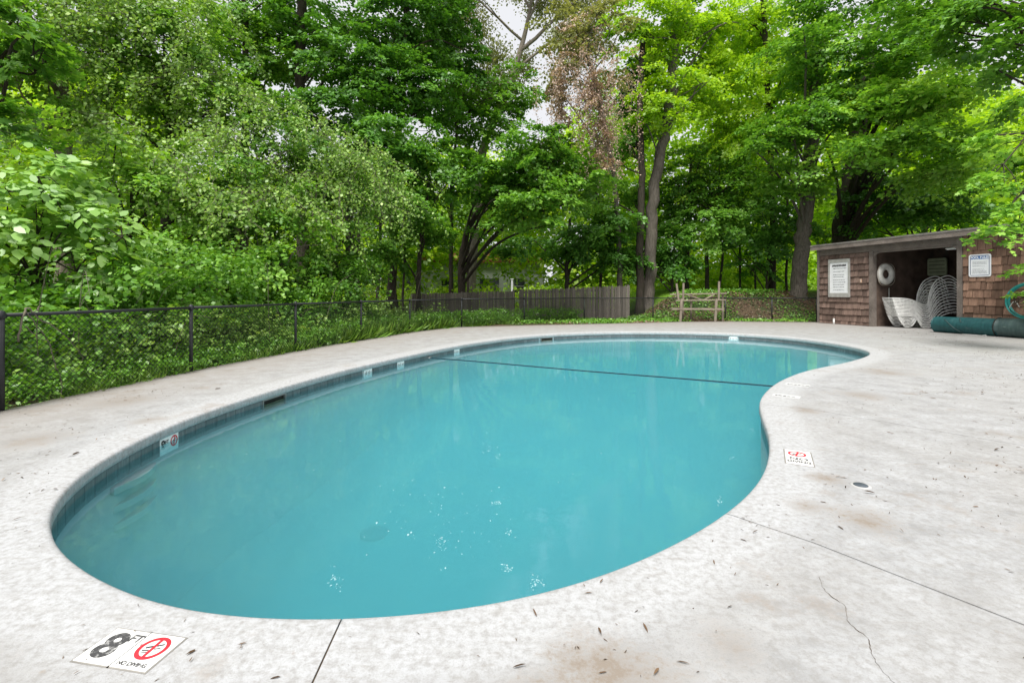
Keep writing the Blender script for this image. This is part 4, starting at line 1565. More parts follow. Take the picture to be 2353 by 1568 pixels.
def ground_plants():
    rng = np.random.default_rng(99)
    # grass blades just behind and through the fence
    XY, s = along_fence(rng, 60000, -.02, 1.5, 0, 8)
    clump = np.sin(XY[:, 0] * 3.1 + XY[:, 1] * 1.7) + np.sin(XY[:, 1] * 2.3 - XY[:, 0]) + rng.normal(size=len(XY)) * .6
    XY = XY[clump > -.6]
    n = len(XY)
    z = terrain(XY[:, 0], XY[:, 1])
    pos = np.stack([XY[:, 0], XY[:, 1], z], 1)
    ax = np.array([0, 0, 1.0]) + rng.normal(size=(n, 3)) * .38
    nn = rng.normal(size=(n, 3))
    tall = .16 + .22 * smooth(8.5, 13, XY[:, 1]) * smooth(18.5, 15, XY[:, 1])
    sz = tall * rng.uniform(.45, 1.5, n)
    o = leaf_cloud('grass', pos, nn, ax, sz, .5 + rng.normal(size=n) * .22, L_grass, 'blade')
    tag(o, 'rough green grass and blades growing along the chain link fence', 'grass', kind='stuff')
    # broad-leaved weeds in the same strip
    XY, s = along_fence(rng, 1500, .02, 1.5, 0, 8)
    z = terrain(XY[:, 0], XY[:, 1])
    h = rng.uniform(.05, .32, len(XY)) * (1 + .8 * smooth(8.5, 13, XY[:, 1]))
    C = np.stack([XY[:, 0], XY[:, 1], z + h], 1)
    p, nn, ax, sz, ti = spray_leaves(rng, C, norm(rng.normal(size=C.shape)), rng.normal(size=len(C)) * .08, 26, .17, .055, .5, .3, .3, .6)
    p[:, 2] = np.maximum(p[:, 2], terrain(p[:, 0], p[:, 1]) + .01)
    o = leaf_cloud('weeds', p, nn, ax, sz, ti, L_mid, 'oval')
    tag(o, 'broad leaved weeds crowding the foot of the chain link fence', 'weeds', kind='stuff')
    # ivy and leaf litter on the bank and below the stockade fence
    m = 26000
    x = rng.uniform(-3.5, 14, m)
    y = rng.uniform(19.0, 23.4, m)
    ins = inside([(q[0], q[1]) for q in DECK_EDGE], np.stack([x, y], 1))
    patch = np.sin(x * 1.9 + y) + np.sin(x * .8 - y * 1.7 + 1) + rng.normal(size=m) * .5
    ok = ~ins & ~((x > 12.3) & (y < 20.6))
    for mat, nm, lab, sel in ((L_mid, 'ivy', 'low ivy and seedlings on the bank behind the far fence', patch > -.35), (L_litter, 'leaf_litter', 'brown fallen leaves on the bank behind the far fence', patch <= .3)):
        q = ok & sel
        k = int(q.sum())
        pos = np.stack([x[q], y[q], terrain(x[q], y[q]) + rng.uniform(.005, .14 if nm == 'ivy' else .03, k)], 1)
        o = leaf_cloud(nm, pos, np.array([0, -.3, 1.0]) + rng.normal(size=(k, 3)) * .5, rng.normal(size=(k, 3)), .085 * rng.uniform(.6, 1.4, k), .5 + rng.normal(size=k) * .2, mat, 'oval')
        tag(o, lab, 'ground cover', kind='stuff')


ground_plants()


def undergrowth():
    """brush that closes the space under the trees"""
    rng = np.random.default_rng(51)
    groups = (('undergrowth', 'dense leafy brush under the vine covered trees behind the fence', L_mid, 2500, .85, 6.5, 0, 5, 2.3, .085),
              ('undergrowth', 'pale brambly brush close behind the chain link fence', L_vine, 800, .55, 2.8, 0, 6, 1.05, .07))
    for nm, lab, mat, n, lo, hi, i0, i1, hmax, sz0 in groups:
        XY, s_ = along_fence(rng, n, lo, hi, i0, i1)
        hm = hmax * (.45 + .55 * np.clip(.5 + .5 * np.sin(XY[:, 0] * 1.1 + XY[:, 1] * .9) + .3 * np.sin(XY[:, 1] * 2.7), 0, 1))
        h = hm * rng.random(n) ** .7
        C = np.stack([XY[:, 0], XY[:, 1], terrain(XY[:, 0], XY[:, 1]) + h], 1)
        p, nn, ax, sz, ti = spray_leaves(rng, C, norm(rng.normal(size=C.shape)), rng.normal(size=n) * .1, 42, .36, sz0, .4, .4, .3, .55)
        p[:, 2] = np.maximum(p[:, 2], terrain(p[:, 0], p[:, 1]) + .01)
        tag(leaf_cloud(nm, p, nn, ax, sz, ti, mat, 'diamond'), lab, 'undergrowth', kind='stuff')
    # darker brush beyond the stockade fence and round the lawn
    n = 1500
    x = rng.uniform(-16, 34, n)
    y = np.where(x > 6, rng.uniform(30, 42, n), rng.uniform(25, 34, n))
    ok = ~((x > -10) & (x < 3.5) & (rng.random(n) < .5))
    x, y = x[ok], y[ok]
    n = len(x)
    C = np.stack([x, y, terrain(x, y) + rng.random(n) * 1.5], 1)
    p, nn, ax, sz, ti = spray_leaves(rng, C, norm(rng.normal(size=C.shape)), rng.normal(size=n) * .12, 36, .6, .17, .4, .4, .3, .55)
    tag(leaf_cloud('undergrowth', p, nn, ax, sz, ti, L_yel, 'diamond'), 'bright brush beyond the stockade fence and around the lawn', 'undergrowth', kind='stuff')
    mb = MB()
    XY, s_ = along_fence(rng, 90, .6, 3.4, 0, 6)
    for x, y in XY:
        z = float(terrain(x, y))
        d = rng.normal(size=2) * .5
        h = rng.uniform(.7, 2.2)
        q = catmull([(x, y, z), (x + d[0] * .2, y + d[1] * .3, z + h * .5), (x + d[0] * .7, y + d[1] * .7, z + h * .9), (x + d[0] * 1.5, y + d[1] * 1.5, z + h * rng.uniform(.7, 1.1))], 4)
        mb.tube(q, [.007 - .0004 * k for k in range(len(q))], 4, False)
    tag(mb.build('bare_stems', B_vine, None, True), 'bare tan stems poking through the brush behind the fence', 'stems', kind='stuff')


undergrowth()


def deck_debris():
    rng = np.random.default_rng(123)
    P = []
    # scattered catkins, twigs and leaf bits: thick towards the shed side and the left edge
    n = 14000
    x = rng.uniform(1.6, 12.5, n)
    y = rng.uniform(1.2, 17.5, n)
    keep = rng.random(n) < np.clip((x / y - .55) * 1.6, .05, 1)
    P.append(np.stack([x, y], 1)[keep])
    n = 900
    x = rng.uniform(-5.1, -1.0, n)
    y = rng.uniform(1.4, 6.5, n)
    P.append(np.stack([x, y], 1))
    n = 500
    P.append(np.stack([rng.uniform(-1.5, 2.2, n), rng.uniform(1.2, 3.2, n)], 1))
    for cx, cy, r, k in ((5.2, 5.7, .2, 50), (6.3, 8.6, .3, 70), (12.1, 14.2, .6, 240), (-4.3, 4.5, .4, 70), (2.3, 2.1, .12, 20), (-2.6, 2.25, .08, 22), (8.5, 10.2, .5, 60), (-3.3, 3.1, .12, 16), (4.9, 4.6, .25, 60), (3.4, 3.2, .15, 50), (3.0, 2.5, .12, 45), (6.8, 6.9, .35, 90), (9.5, 9.3, .6, 120), (11.0, 11.6, .7, 160), (-4.6, 5.6, .3, 60), (-3.8, 3.5, .2, 40), (-3.2, 2.3, .1, 20)):
        P.append(np.array([cx, cy]) + rng.normal(size=(k, 2)) * np.array([r, r * .6]))
    P = np.vstack(P)
    P = P[~inside(OUT, P) & (dist_pool(P) > .06)]
    cl = np.sin(P[:, 0] * 3.7 + 2 * np.sin(P[:, 1] * 1.9)) + np.sin(P[:, 1] * 4.3 - P[:, 0] * 2.1) + rng.normal(size=len(P)) * .7
    P = P[cl > -.1]
    n = len(P)
    pos = np.stack([P[:, 0], P[:, 1], np.full(n, .004)], 1)
    ax = rng.normal(size=(n, 3))
    ax[:, 2] *= .12
    nn = np.array([0, 0, 1.0]) + rng.normal(size=(n, 3)) * .25
    sz = (rng.gamma(1.7, .0095, n) + .008) * np.where(pos[:, 1] < 2.6, .75, 1.0)
    S = SHAPES['oval'].copy()
    SHAPES['sliver'] = S * np.array([1, .32, 1])
    pos[:, 2] += sz * .05
    o = leaf_cloud('fallen_twigs', pos, nn, ax, sz, .25 + rng.normal(size=n) * .25, L_litter, 'sliver')
    tag(o, 'tiny brown catkins and twigs littering the concrete deck', 'litter', kind='stuff')


deck_debris()


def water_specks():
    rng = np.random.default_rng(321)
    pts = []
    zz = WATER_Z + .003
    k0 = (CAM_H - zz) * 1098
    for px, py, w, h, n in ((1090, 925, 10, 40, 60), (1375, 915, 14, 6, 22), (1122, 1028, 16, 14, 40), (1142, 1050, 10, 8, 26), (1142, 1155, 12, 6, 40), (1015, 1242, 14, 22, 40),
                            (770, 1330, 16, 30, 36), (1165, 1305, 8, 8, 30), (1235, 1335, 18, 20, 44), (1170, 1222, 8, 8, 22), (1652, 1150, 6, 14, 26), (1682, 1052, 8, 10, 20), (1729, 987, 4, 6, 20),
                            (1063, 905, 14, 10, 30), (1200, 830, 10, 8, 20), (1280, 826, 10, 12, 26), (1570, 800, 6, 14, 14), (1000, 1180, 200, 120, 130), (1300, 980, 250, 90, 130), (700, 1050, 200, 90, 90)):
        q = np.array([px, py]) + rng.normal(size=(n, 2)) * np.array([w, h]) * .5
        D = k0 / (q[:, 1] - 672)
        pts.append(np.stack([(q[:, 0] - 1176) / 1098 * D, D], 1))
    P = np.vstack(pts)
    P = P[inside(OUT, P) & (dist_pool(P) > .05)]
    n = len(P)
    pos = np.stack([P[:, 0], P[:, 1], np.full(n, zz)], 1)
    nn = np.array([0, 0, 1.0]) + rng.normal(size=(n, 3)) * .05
    t = plain('glint_paint', (.30, .46, .49), .6, .3, var=.05)  # pale flecks imitate the sky reflections broken up by ripples
    o = leaf_cloud('painted_glints', pos, nn, rng.normal(size=(n, 3)) * np.array([.5, 1.3, 0]), rng.gamma(2.0, .0024, n) + .0018, np.full(n, .5), t, 'oval')
    tag(o, 'white flecks standing in for sky glints on the pool', 'painted glint', kind='stuff')


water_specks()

# ------------------------------------------------------------------ objects at the shed
def on_shed(o, x, y, z, rot=None):
    """stand a thing in the shed's own frame: x along the front, y into the shed"""
    M = SHM @ Matrix.Translation((x, y, z))
    if rot is not None:
        M = M @ rot
    o.matrix_world = M
    return o


def rounded_plate(w, h, r, y0, y1, n=5):
    pts = []
    for cx, cz, a0 in ((w / 2 - r, h / 2 - r, 0), (-w / 2 + r, h / 2 - r, 90), (-w / 2 + r, -h / 2 + r, 180), (w / 2 - r, -h / 2 + r, 270)):
        for k in range(n + 1):
            a = R(a0 + 90 * k / n)
            pts.append((cx + r * math.cos(a), cz + r * math.sin(a)))
    m = len(pts)
    vs = [(p[0], y0, p[1]) for p in pts] + [(p[0], y1, p[1]) for p in pts]
    fs = [tuple(range(m)), tuple(range(2 * m - 1, m - 1, -1))] + [(i, m + i, m + (i + 1) % m, (i + 1) % m) for i in range(m)]
    return MB().add(vs, fs)


M_signblue = plain('sign_blue', (.02, .12, .36), .45, .4, var=.1)
M_signnavy = plain('sign_navy', (.06, .07, .18), .45, .4, var=.1)
M_signwhite = plain('sign_white', (.76, .78, .80), .4, .4, var=.04)
M_greyprint = plain('grey_print', (.30, .31, .33), .6, .2, var=.2)
M_alu = plain('aluminium_frame', (.50, .49, .47), .45, .5, metal=.3, var=.12)


def rules_sign():
    t = thing('pool_rules_sign', 'blue and white POOL RULES sign on the cedar shingles', 'sign')
    on_shed(t, 5.42, -.045, 1.985)
    w, h = .54, .65
    rounded_plate(w, h, .05, -.012, 0).build('plate', M_signwhite, t)
    # dark blue border line
    b = MB()
    bw, bh, th = w - .07, h - .07, .014
    b.box(-bw / 2, -bw / 2 + th, -.0135, -.0122, -bh / 2 + .02, bh / 2 - .02).box(bw / 2 - th, bw / 2, -.0135, -.0122, -bh / 2 + .02, bh / 2 - .02)
    b.box(-bw / 2 + .02, bw / 2 - .02, -.0135, -.0122, -bh / 2, -bh / 2 + th).box(-bw / 2 + .02, bw / 2 - .02, -.0135, -.0122, bh / 2 - th, bh / 2)
    b.build('border', M_signnavy, t)
    MB().box(-bw / 2 + .016, bw / 2 - .016, -.0136, -.0122, bh / 2 - .105, bh / 2 - .016).build('title_band', M_signblue, t)
    lettering('POOL RULES', .092, M_signwhite, t, (0, -.0142, bh / 2 - .06), (R(90), 0, 0), .0035, .84)
    rs = random.Random(2)
    p = MB()
    z = bh / 2 - .135
    while z > -bh / 2 + .05:
        if rs.random() < .86:
            x = -bw / 2 + .06
            xe = bw / 2 - .06 - (rs.random() ** 2) * .22
            while x < xe:
                l = rs.uniform(.015, .06)
                p.box(x, min(x + l, xe), -.0130, -.0122, z - .0045, z + .0045)
                x += l + .009
        z -= .0225
    struct(p.build('rules_text', M_greyprint, t), 'stuff')


rules_sign()


def notice_board():
    t = thing('notice_board', 'framed white notice board on the dark shingles beside the open bay', 'sign')
    on_shed(t, .96, -.062, 1.75)
    w, h = .86, 1.40
    MB().box(-w / 2, w / 2, -.012, 0, -h / 2, h / 2).build('panel', M_signwhite, t)
    f = MB()
    f.box(-w / 2 - .02, -w / 2 + .055, -.03, -.0005, -h / 2 - .02, h / 2 + .02).box(w / 2 - .055, w / 2 + .02, -.03, -.0005, -h / 2 - .02, h / 2 + .02)
    f.box(-w / 2 + .055, w / 2 - .055, -.03, -.0005, h / 2 - .10, h / 2 + .02).box(-w / 2 + .055, w / 2 - .055, -.03, -.0005, -h / 2 - .02, -h / 2 + .14)
    f.build('frame', M_alu, t)
    rs = random.Random(8)

    def row(z, hh, x0, x1, lo, hi, gap, mb):
        x = x0
        while x < x1:
            l = rs.uniform(lo, hi)
            mb.box(x, min(x + l, x1), -.0136, -.0122, z - hh * rs.uniform(.35, .55), z + hh * rs.uniform(.35, .55))
            x += l + gap
    hd = MB()
    row(.475, .085, -.29, .29, .016, .04, .008, hd)
    hd.build('heading_print', M_black, t)
    p = MB()
    row(.37, .035, -.25, .30, .02, .06, .014, p)
    for z in (.25, .13, .05, -.07, -.155, -.245, -.34, -.45):
        row(z, .03, -.25, .24 + rs.uniform(-.06, .04), .02, .07, .015, p)
    struct(p.build('notice_print', M_greyprint, t), 'stuff')


notice_board()


def life_ring():
    t = thing('life_ring', 'white life ring with a rope hung on the open bay wall', 'life ring')
    on_shed(t, W_L + .045, .43, 1.85)
    n, m = 40, 14
    R1, r1 = .262, .112
    vs, fs = [], []
    for i in range(n):
        a = 2 * math.pi * i / n
        for k in range(m):
            b_ = 2 * math.pi * k / m
            rr = R1 + r1 * math.cos(b_)
            vs.append((.075 + .07 * math.sin(b_), rr * math.cos(a), rr * math.sin(a)))
    for i in range(n):
        for k in range(m):
            fs.append((i * m + k, i * m + (k + 1) % m, ((i + 1) % n) * m + (k + 1) % m, ((i + 1) % n) * m + k))
    mesh_obj('ring', vs, fs, plain('life_ring_vinyl', (.62, .61, .57), .5, .3, var=.14, scale=7), t, True)
    pts = []
    for k in range(49):
        a = 2 * math.pi * k / 48
        rr = .385 + .045 * abs(math.sin(2 * a)) ** 1.5
        pts.append((.10, rr * math.cos(a), rr * math.sin(a) - .015 * abs(math.sin(2 * a))))
    MB().tube(pts, .009, 5).build('grab_rope', plain('old_rope', (.38, .33, .27), .9), t, True)
    MB().tube([(.0, 0, .17), (.07, 0, .165), (.075, 0, .20)], .008, 6).build('hook', M_steel, t)


life_ring()
pp = thing('reach_pole', 'short metal reaching pole hanging straight below the life ring', 'pole')
on_shed(pp, W_L + .09, .62, .95)
MB().tube([(0, 0, -.16), (0, 0, .42)], .013, 8).build('shaft', M_steel, pp)
MB().tube([(0, 0, -.2), (0, 0, -.14)], .02, 8).build('grip', M_black, pp)


def chaise_stack():
    bot = [(.25, .405), (.6, .40), (.8, .38), (.93, .29), (1.10, .04), (1.25, .015), (1.42, .05), (1.6, .24), (1.8, .41), (2.05, .50), (2.32, .53), (2.60, .47)]
    top = [(.06, 1.0), (.45, .985), (.7, .95), (.92, .87), (1.12, .78), (1.22, .77), (1.31, .86), (1.38, 1.2), (1.55, 1.54), (1.8, 1.70), (2.09, 1.74), (2.42, 1.52)]
    legb = [(.25, .405), (.36, .21), (.50, .045), (.66, .03), (.80, .09), (.93, .29)]
    legt = [(.06, 1.0), (.22, .80), (.42, .62), (.60, .60), (.78, .66), (.92, .87)]
    L = Vector((13.05, 16.26, 0))
    d = Vector((.985, -.17, 0))
    n = 13
    Mf = plain('white_tube', (.78, .78, .76), .42, .45, var=.10, scale=12)
    Ms = plain('vinyl_strap', (.52, .52, .48), .6, .3, var=.15, scale=9)
    ang = math.atan2(d.y, d.x)
    for i in range(n):
        u = i / (n - 1)
        nth = ('second', 'third', 'fourth', 'fifth', 'sixth', 'seventh', 'eighth', 'ninth', 'tenth', 'eleventh', 'twelfth')
        words = 'bottom chaise of the stacked white lounge chairs' if i == 0 else ('topmost chaise of the stacked white lounge chairs' if i == n - 1 else 'white tubular lounge chair, %s up from the floor in the stack' % nth[i - 1])
        t = thing('lounge_chair', words, 'lounge chair', L, ang, 'lounge chairs stacked in the open bay')
        sh = .008 * math.sin(i * 2.3)
        K = [(a[0] + (b[0] - a[0]) * u + sh, a[1] + (b[1] - a[1]) * u) for a, b in zip(bot, top)]
        G = [(a[0] + (b[0] - a[0]) * u + sh, a[1] + (b[1] - a[1]) * u) for a, b in zip(legb, legt)]
        q = catmull([(a, z) for a, z in K], 5)
        g = catmull([(a, z) for a, z in G], 5)
        q = [(p[0] * .85 - .15, p[1]) for p in q]
        g = [(p[0] * .85 - .15, p[1]) for p in g]
        W = .60
        for y in (0.0, W):
            MB().tube([(p[0], y, p[1] + .014) for p in q], .0175, 7).build('side_rail', Mf, t, True)
            MB().tube([(p[0], y + (.016 if y == 0 else -.016), p[1] + .012) for p in g], .0115, 6).build('leg_hoop', Mf, t, True)
        cb = MB()
        for p in (q[0], q[14], q[25], q[-1]):
            cb.tube([(p[0], 0, p[1] + .014), (p[0], W, p[1] + .014)], .0115, 6)
        cb.build('cross_bars', Mf, t, True)
        Q, _ = resample(q, n=26)
        me = None
        for k in range(2, 20, 2):
            a, b_ = Q[k - 1], Q[k + 1]
            an = math.atan2(b_[1] - a[1], b_[0] - a[0])
            if me is None:
                o = MB().box(-.011, .011, .004, W - .004, -.0025, .0025).build('strap', Ms, t)
                me = o.data
            else:
                o = link_copy('strap', me, t)
            o.location = (Q[k][0], 0, Q[k][1] + .028)
            o.rotation_euler = (0, -an, 0)


chaise_stack()


def cover_roll():
    t = thing('rolled_pool_cover', 'long roll of teal green pool cover lying along the shed front', 'pool cover')
    on_shed(t, 4.50, -.37, 0)
    rng = np.random.default_rng(4)

    def roll(x0, x1, r, seed, m=24, n=44, cap0=True):
        rg = np.random.default_rng(seed)
        ph = rg.random(6) * 6.28
        vs, fs = [], []
        xs = np.linspace(x0, x1, m)
        for i, x in enumerate(xs):
            for k in range(n):
                a = 2 * math.pi * k / n
                rr = r * (1 + .018 * math.sin(2 * a + ph[0] + x * 1.1) + .012 * math.sin(3 * a + ph[1] - x * 2.3) + .010 * math.sin(5 * a + x * 5 + ph[2]) + .006 * math.sin(9 * a - 7 * x + ph[3]))
                if x - x0 < .05 and cap0:
                    rr *= .97
                y, z = rr * math.cos(a), rr * math.sin(a)
                z = max(z, -r * .93)
                vs.append((x, y, z + r * .93 + .004))
        for i in range(m - 1):
            for k in range(n):
                j = (k + 1) % n
                fs.append((i * n + k, i * n + n + k, i * n + n + j, i * n + j))
        # spiral end: layers stepping in
        for ring in range(4):
            pass
        fs.append(tuple(range(n - 1, -1, -1)))
        fs.append(tuple(range((m - 1) * n, m * n)))
        return vs, fs

    def tarp(name, a, b):
        tt = NT(name)
        co = tt.coord()
        g = tt.noise(tt.scaled(co, (5, 1.2, 1.2)), 3, 6, .6)
        wr = tt.noise(tt.scaled(co, (2, 6, 6)), 4, 5, .6)
        c = tt.ramp(g, [(.3, a), (.7, b)])
        c = tt.mix(tt.ramp(wr, [(.62, 0.0), (.8, .35)]), c, (.35, .42, .40))
        return tt.principled(c, .45, tt.bump(wr, .45, .02), .4)

    M1 = tarp('tarp_teal', (.008, .055, .062), (.025, .115, .12))
    M2 = tarp('tarp_grey_green', (.03, .06, .062), (.075, .12, .115))
    v, f = roll(0, 1.62, .245, 1)
    mesh_obj('cover_roll', v, f, M1, t, True)
    v, f = roll(1.56, 5.0, .262, 2)
    mesh_obj('outer_sleeve', v, f, M2, t, True)
    # diagonal free edge of the sheet and the tie strap
    for (x0, x1, a0, a1, r) in ((.30, .86, 2.2, 4.25, .253), (.62, .80, 1.6, 2.7, .254)):
        pts = []
        for k in range(15):
            u = k / 14
            a = a0 + (a1 - a0) * u
            pts.append((x0 + (x1 - x0) * u, r * math.cos(a), r * math.sin(a) + .235))
        MB().tube(pts, .010, 5).build('hem_edge', M2, t, True)
    MB().tube([(1.57, .266 * math.cos(a), .266 * math.sin(a) + .248) for a in np.linspace(.2, 6.1, 30)], .012, 5).build('sleeve_edge', M_dark, t, True)
    # rolled layers at the open end
    pts = []
    for k in range(90):
        a = k * .25
        r = .225 - .0021 * k
        pts.append((-.008, r * math.cos(a), r * math.sin(a) + .235))
    MB().tube(pts, .007, 5).build('spiral_edge', M2, t, True)
    # loose tie strap on the ground
    MB().tube([(.85, -.27, .012), (1.0, -.30, .010), (1.12, -.285, .012), (1.35, -.31, .010), (1.42, -.30, .03), (1.46, -.31, .012)], .008, 5).build('tie_strap', M_white, t, True)


cover_roll()


def hose_coil():
    t = thing('hose_coil', 'coil of thin teal hose propped up on the rolled cover', 'hose')
    on_shed(t, 6.62, -.20, .98, Matrix.Rotation(R(-8), 4, 'X'))
    rng = np.random.default_rng(9)
    pts = []
    for k in range(6 * 36):
        a = 2 * math.pi * k / 36
        w = k // 36
        r = .44 + .012 * math.sin(a * 1.3 + w) + .010 * w + .012 * math.sin(w * 2.1)
        pts.append((r * math.cos(a), -.012 * w + .01 * math.sin(a * 2 + w), r * math.sin(a) * .98))
    MB().tube(pts, .0125, 7).build('hose', plain('hose_teal', (.02, .27, .25), .35, .5, var=.25, scale=4), t, True)
    q = [(-.40 + .02 * k, -.04, .14 * math.sin(k * .35) - .22 + .012 * k) for k in range(12)]
    MB().tube(q, .011, 6).build('loose_end', plain('hose_grey', (.45, .44, .42), .5), t, True)


hose_coil()
pv = thing('pvc_stub', 'short white plastic pipe stub standing before the dark shingles', 'pipe')
on_shed(pv, .82, -.16, 0)
MB().tube([(0, 0, -.02), (0, 0, .19)], .032, 14).build('pipe', M_white, pv, True)
MB().tube([(0, 0, .175), (0, 0, .20), (0, 0, .212), (0, 0, .216)], [.037, .037, .03, .004], 14).build('cap', M_white, pv, True)
wl_ = thing('wall_latch', 'small tan plastic latch on the dark shingles beside the notice', 'latch')
on_shed(wl_, 1.82, -.06, 1.63)
MB().box(-.035, .035, -.02, .004, -.07, .06, bev=.006).build('body', plain('tan_plastic', (.55, .38, .27), .6), wl_)
MB().tube([(0, -.02, .05), (0, -.03, .0), (0, -.022, -.05)], .008, 6).build('lever', M_steel, wl_)
for nm, lab, x, y, z, w, h, col in (('plastic_chair_back', 'pale green plastic panel standing at the back of the open bay', 2.66, 2.42, 2.12, .62, .62, (.24, .27, .18)),
                                    ('cardboard_box', 'small tan box on the back wall behind the right jamb', 3.62, 2.45, 2.02, .42, .34, (.34, .28, .15))):
    t = thing(nm, lab, 'panel' if 'chair' in nm else 'box')
    on_shed(t, x, y, z)
    rounded_plate(w, h, .06 if 'chair' in nm else .012, -.05, .0).build('panel', plain(nm, col, .6, .3, var=.1), t)
    f = MB()
    for k in range(4):
        f.box(-w / 2 + .06, w / 2 - .06, -.058, -.049, h / 2 - .12 - k * .13, h / 2 - .10 - k * .13)
    f.build('rib', M_inner, t)
    MB().bar((0, .03, -h / 2), (0, .03, -z + .0), .05, .05).build('leg', M_inner, t)
bl = thing('bay_light', 'small white lamp fitting under the lintel of the open bay', 'lamp')
on_shed(bl, W_O - .33, .22, 2.585)
MB().box(-.16, .16, -.05, .05, -.04, .0, bev=.012).build('housing', M_white, bl)
MB().box(-.13, .13, -.035, .035, -.058, -.0402, bev=.008).build('diffuser', M_signwhite, bl)


# ------------------------------------------------------------------ tipped picnic table in front of the far fence
def picnic_table():
    M = wood('bare_lumber', (.20, .165, .125), (.41, .355, .285), (3, 9, 9), 6, .85, .15)
    t = thing('picnic_table', 'bare wooden picnic table propped up against the far fence', 'picnic table', (8.0, 20.1, 0))

    def X(px):
        return (px - 1176) / 1098 * 20.1 - 8.0

    def Z(py):
        return 1.2 + (672 - py) / 1098 * 20.1

    def b(name, x0, z0, x1, z1, y, w, h):
        MB().bar((x0, y, z0), (x1, y, z1), w, h, (0, -1, 0) if abs(z1 - z0) > abs(x1 - x0) else (0, 0, 1)).build(name, M, t)
    b('seat_plank', X(1539), Z(709.5), X(1656), Z(710), -.20, .24, .042)
    b('seat_plank', X(1541), Z(708), X(1655), Z(708.5), .09, .22, .040)
    b('top_plank', X(1550), Z(690), X(1664), Z(688.5), -.06, .16, .045)
    b('top_plank', X(1542), Z(676), X(1673), Z(673.5), .22, .16, .045)
    for x, y in ((1557, -.28), (1636, -.28)):
        b('leg', X(x), 0.0, X(x + 3), Z(686), y, .09, .05)
    for x, y in ((1575, .34), (1594, .34), (1668, .34)):
        b('leg', X(x), 0.0, X(x), Z(674), y, .07, .045)
    for x, z, y, k in ((1554, 651, .02, 5), (1573, 650, .16, -1), (1652, 646, .02, -1)):
        b('upright', X(x), Z(z), X(x + k), Z(690), y, .075, .045)
    b('brace', X(1578), Z(676), X(1618), Z(689), .14, .06, .04)
    b('brace', X(1617), Z(689.5), X(1643), Z(676), .10, .06, .04)


picnic_table()


# ------------------------------------------------------------------ deck markers
M_faded = plain('faded_tile', (.52, .525, .52), .7, .2, var=.12, scale=20)
M_grout = plain('grout', (.24, .23, .21), .9)


def flat_marker(label, loc, rz, w, h):
    t = thing('deck_marker', label, 'pool marker', loc, rz)
    MB().box(-w / 2, w / 2, -h / 2, h / 2, -.01, .0032, bev=.001).build('tile_plate', M_tilewhite, t)
    MB().box(-w / 2 - .009, w / 2 + .009, -h / 2 - .009, h / 2 + .009, -.01, .0012).build('grout_bed', M_grout, t)
    return t


def worn_print():
    t = NT('worn_black_print')
    co = t.coord()
    w = t.noise(co, 45, 6, .75)
    c = t.mix(t.ramp(w, [(.50, 0.0), (.66, .75)]), (.06, .06, .062), (.62, .62, .60))
    return t.principled(c, .7, None, .2)


M_print = worn_print()
t = thing('deck_marker', 'white deck tiles reading 8 FT with a red no-diving ring', 'pool marker', (-1.283, 1.609, 0), R(-10))
for x0, x1 in ((-.139, -.002), (.002, .139)):
    MB().box(x0, x1, -.075, .075, -.01, .0032).build('tile_plate', M_tilewhite, t)
    MB().box(x0 - .006, x1 + .006, -.081, .081, -.01, .0012).build('grout_bed', M_grout, t)
lettering('8', .15, M_print, t, (-.083, -.004, .0042), (0, 0, 0), .0045, 1.05)
lettering('FT', .045, M_print, t, (-.023, .040, .0042), (0, 0, 0), .0008)
hs = bpy.data.objects.new('no_diving_symbol', None)
COL.objects.link(hs)
hs.parent = t
hs.location = (.072, .014, .0040)
no_diving(hs, 0, 0, .051, 0, R(93))
lettering('NO DIVING', .021, M_print, t, (.068, -.058, .0042), (0, 0, 0), .0003)

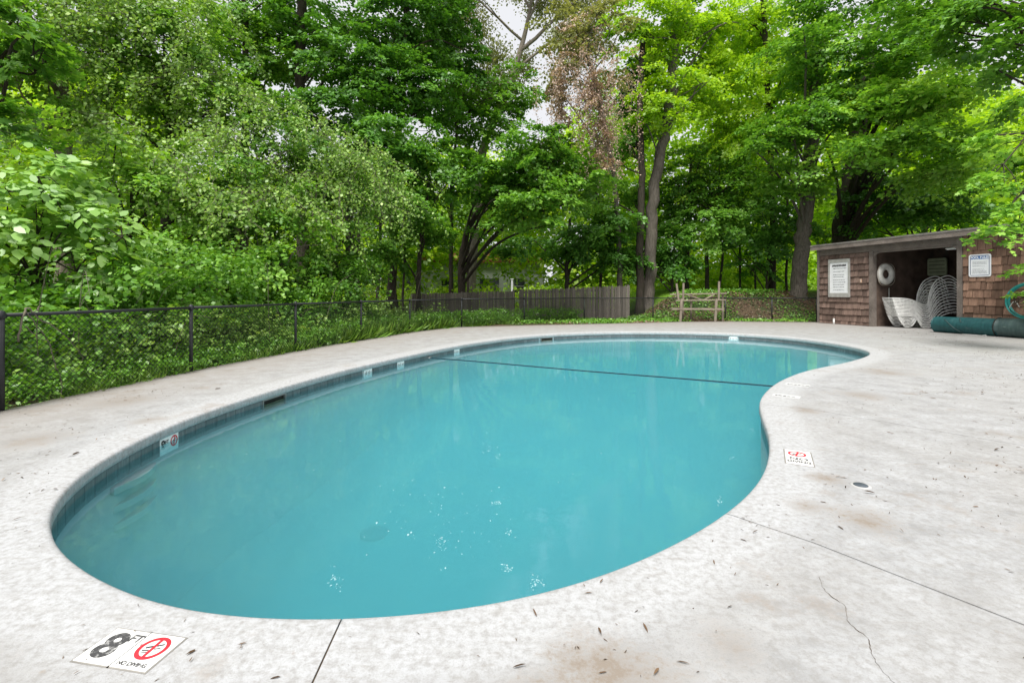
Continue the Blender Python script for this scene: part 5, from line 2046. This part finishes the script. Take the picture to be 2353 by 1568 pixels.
t = flat_marker('white deck tile with a red ring above black lettering', (2.085, 3.480, 0), R(-28), .165, .33)
hs = bpy.data.objects.new('no_diving_symbol', None)
COL.objects.link(hs)
hs.parent = t
hs.location = (-.005, .075, .0042)
no_diving(hs, 0, 0, .060, 0, R(80))
lettering('NO', .075, M_print, t, (0, -.045, .0042), (0, 0, 0), .002, 1.0)
lettering('DIVING', .055, M_print, t, (0, -.110, .0042), (0, 0, 0), .002, .8)
for loc, rz, lab in (((3.19, 5.56, 0), -38, 'faded white deck tile with small black print, before the rope anchor'), ((3.72, 6.23, 0), -42, 'faded white deck tile with small black print, beside the rope anchor')):
    t = flat_marker(lab, loc, R(rz), .26, .14)
    t.children[0].data.materials[0] = M_faded
    t.children[1].data.materials[0] = M_faded
    mb = MB()
    rs = random.Random(int(loc[0] * 100))
    x = -.11
    while x < .10:
        l = rs.uniform(.018, .04)
        mb.box(x, x + l, -.045, -.015 + rs.uniform(-.01, .015), .0034, .0040)
        x += l + .012
    struct(mb.build('worn_print', M_black, t), 'stuff')

# capped socket in the deck
t = thing('deck_socket', 'small round socket with a dark cap set in the deck', 'socket', (2.17, 2.975, 0), R(20))
n = 28
vs, fs = [], []
for r, z in ((.056, -.01), (.056, .003), (.052, .005), (.040, .0045)):
    for k in range(n):
        a = 2 * math.pi * k / n
        vs.append((r * math.cos(a), r * math.sin(a), z))
for i in range(3):
    for k in range(n):
        j = (k + 1) % n
        fs.append((i * n + k, i * n + j, i * n + n + j, i * n + n + k))
mesh_obj('collar', vs, fs, plain('socket_collar', (.42, .42, .41), .6), t, True)
vs, fs = [], []
for r, z in ((.040, .001), (.038, .007), (.028, .011), (.001, .012)):
    for k in range(n):
        a = 2 * math.pi * k / n
        vs.append((r * math.cos(a), r * math.sin(a), z))
for i in range(3):
    for k in range(n):
        j = (k + 1) % n
        fs.append((i * n + k, i * n + j, i * n + n + j, i * n + n + k))
mesh_obj('cap', vs, fs, plain('dark_cap', (.07, .085, .10), .5, .3), t, True)


# dried vine caught on the first fence bay, and the dark scum line of leaves on the drain
def dead_vine():
    t = thing('dead_vine', 'dry tan vine stem tangled on the fence rail by the first post', 'vine', (-5.16, 5.05, 0))
    rg = np.random.default_rng(6)
    for pts, r in (([(-.02, -.05, .70), (0, .0, .98), (.01, .05, 1.03), (.0, .12, .95), (.03, .25, .85), (.02, .42, .74), (.03, .60, .52), (.02, .68, .40)], .010),
                   ([(0, .02, 1.0), (.0, .10, .90), (-.02, .30, .62), (.02, .33, .40), (.0, .40, .26), (.01, .42, .10), (0, .40, .0)], .007),
                   ([(0, .10, .98), (.01, .16, 1.04), (0, .20, 1.05)], .006), ([(.0, .02, .85), (.02, .12, .72), (.02, .25, .66)], .005)):
        q = catmull(pts, 5)
        MB().tube([p + rg.normal(size=3) * .006 for p in q], [r * (1 - .5 * k / len(q)) for k in range(len(q))], 6).build('stem', B_vine, t, True)


dead_vine()
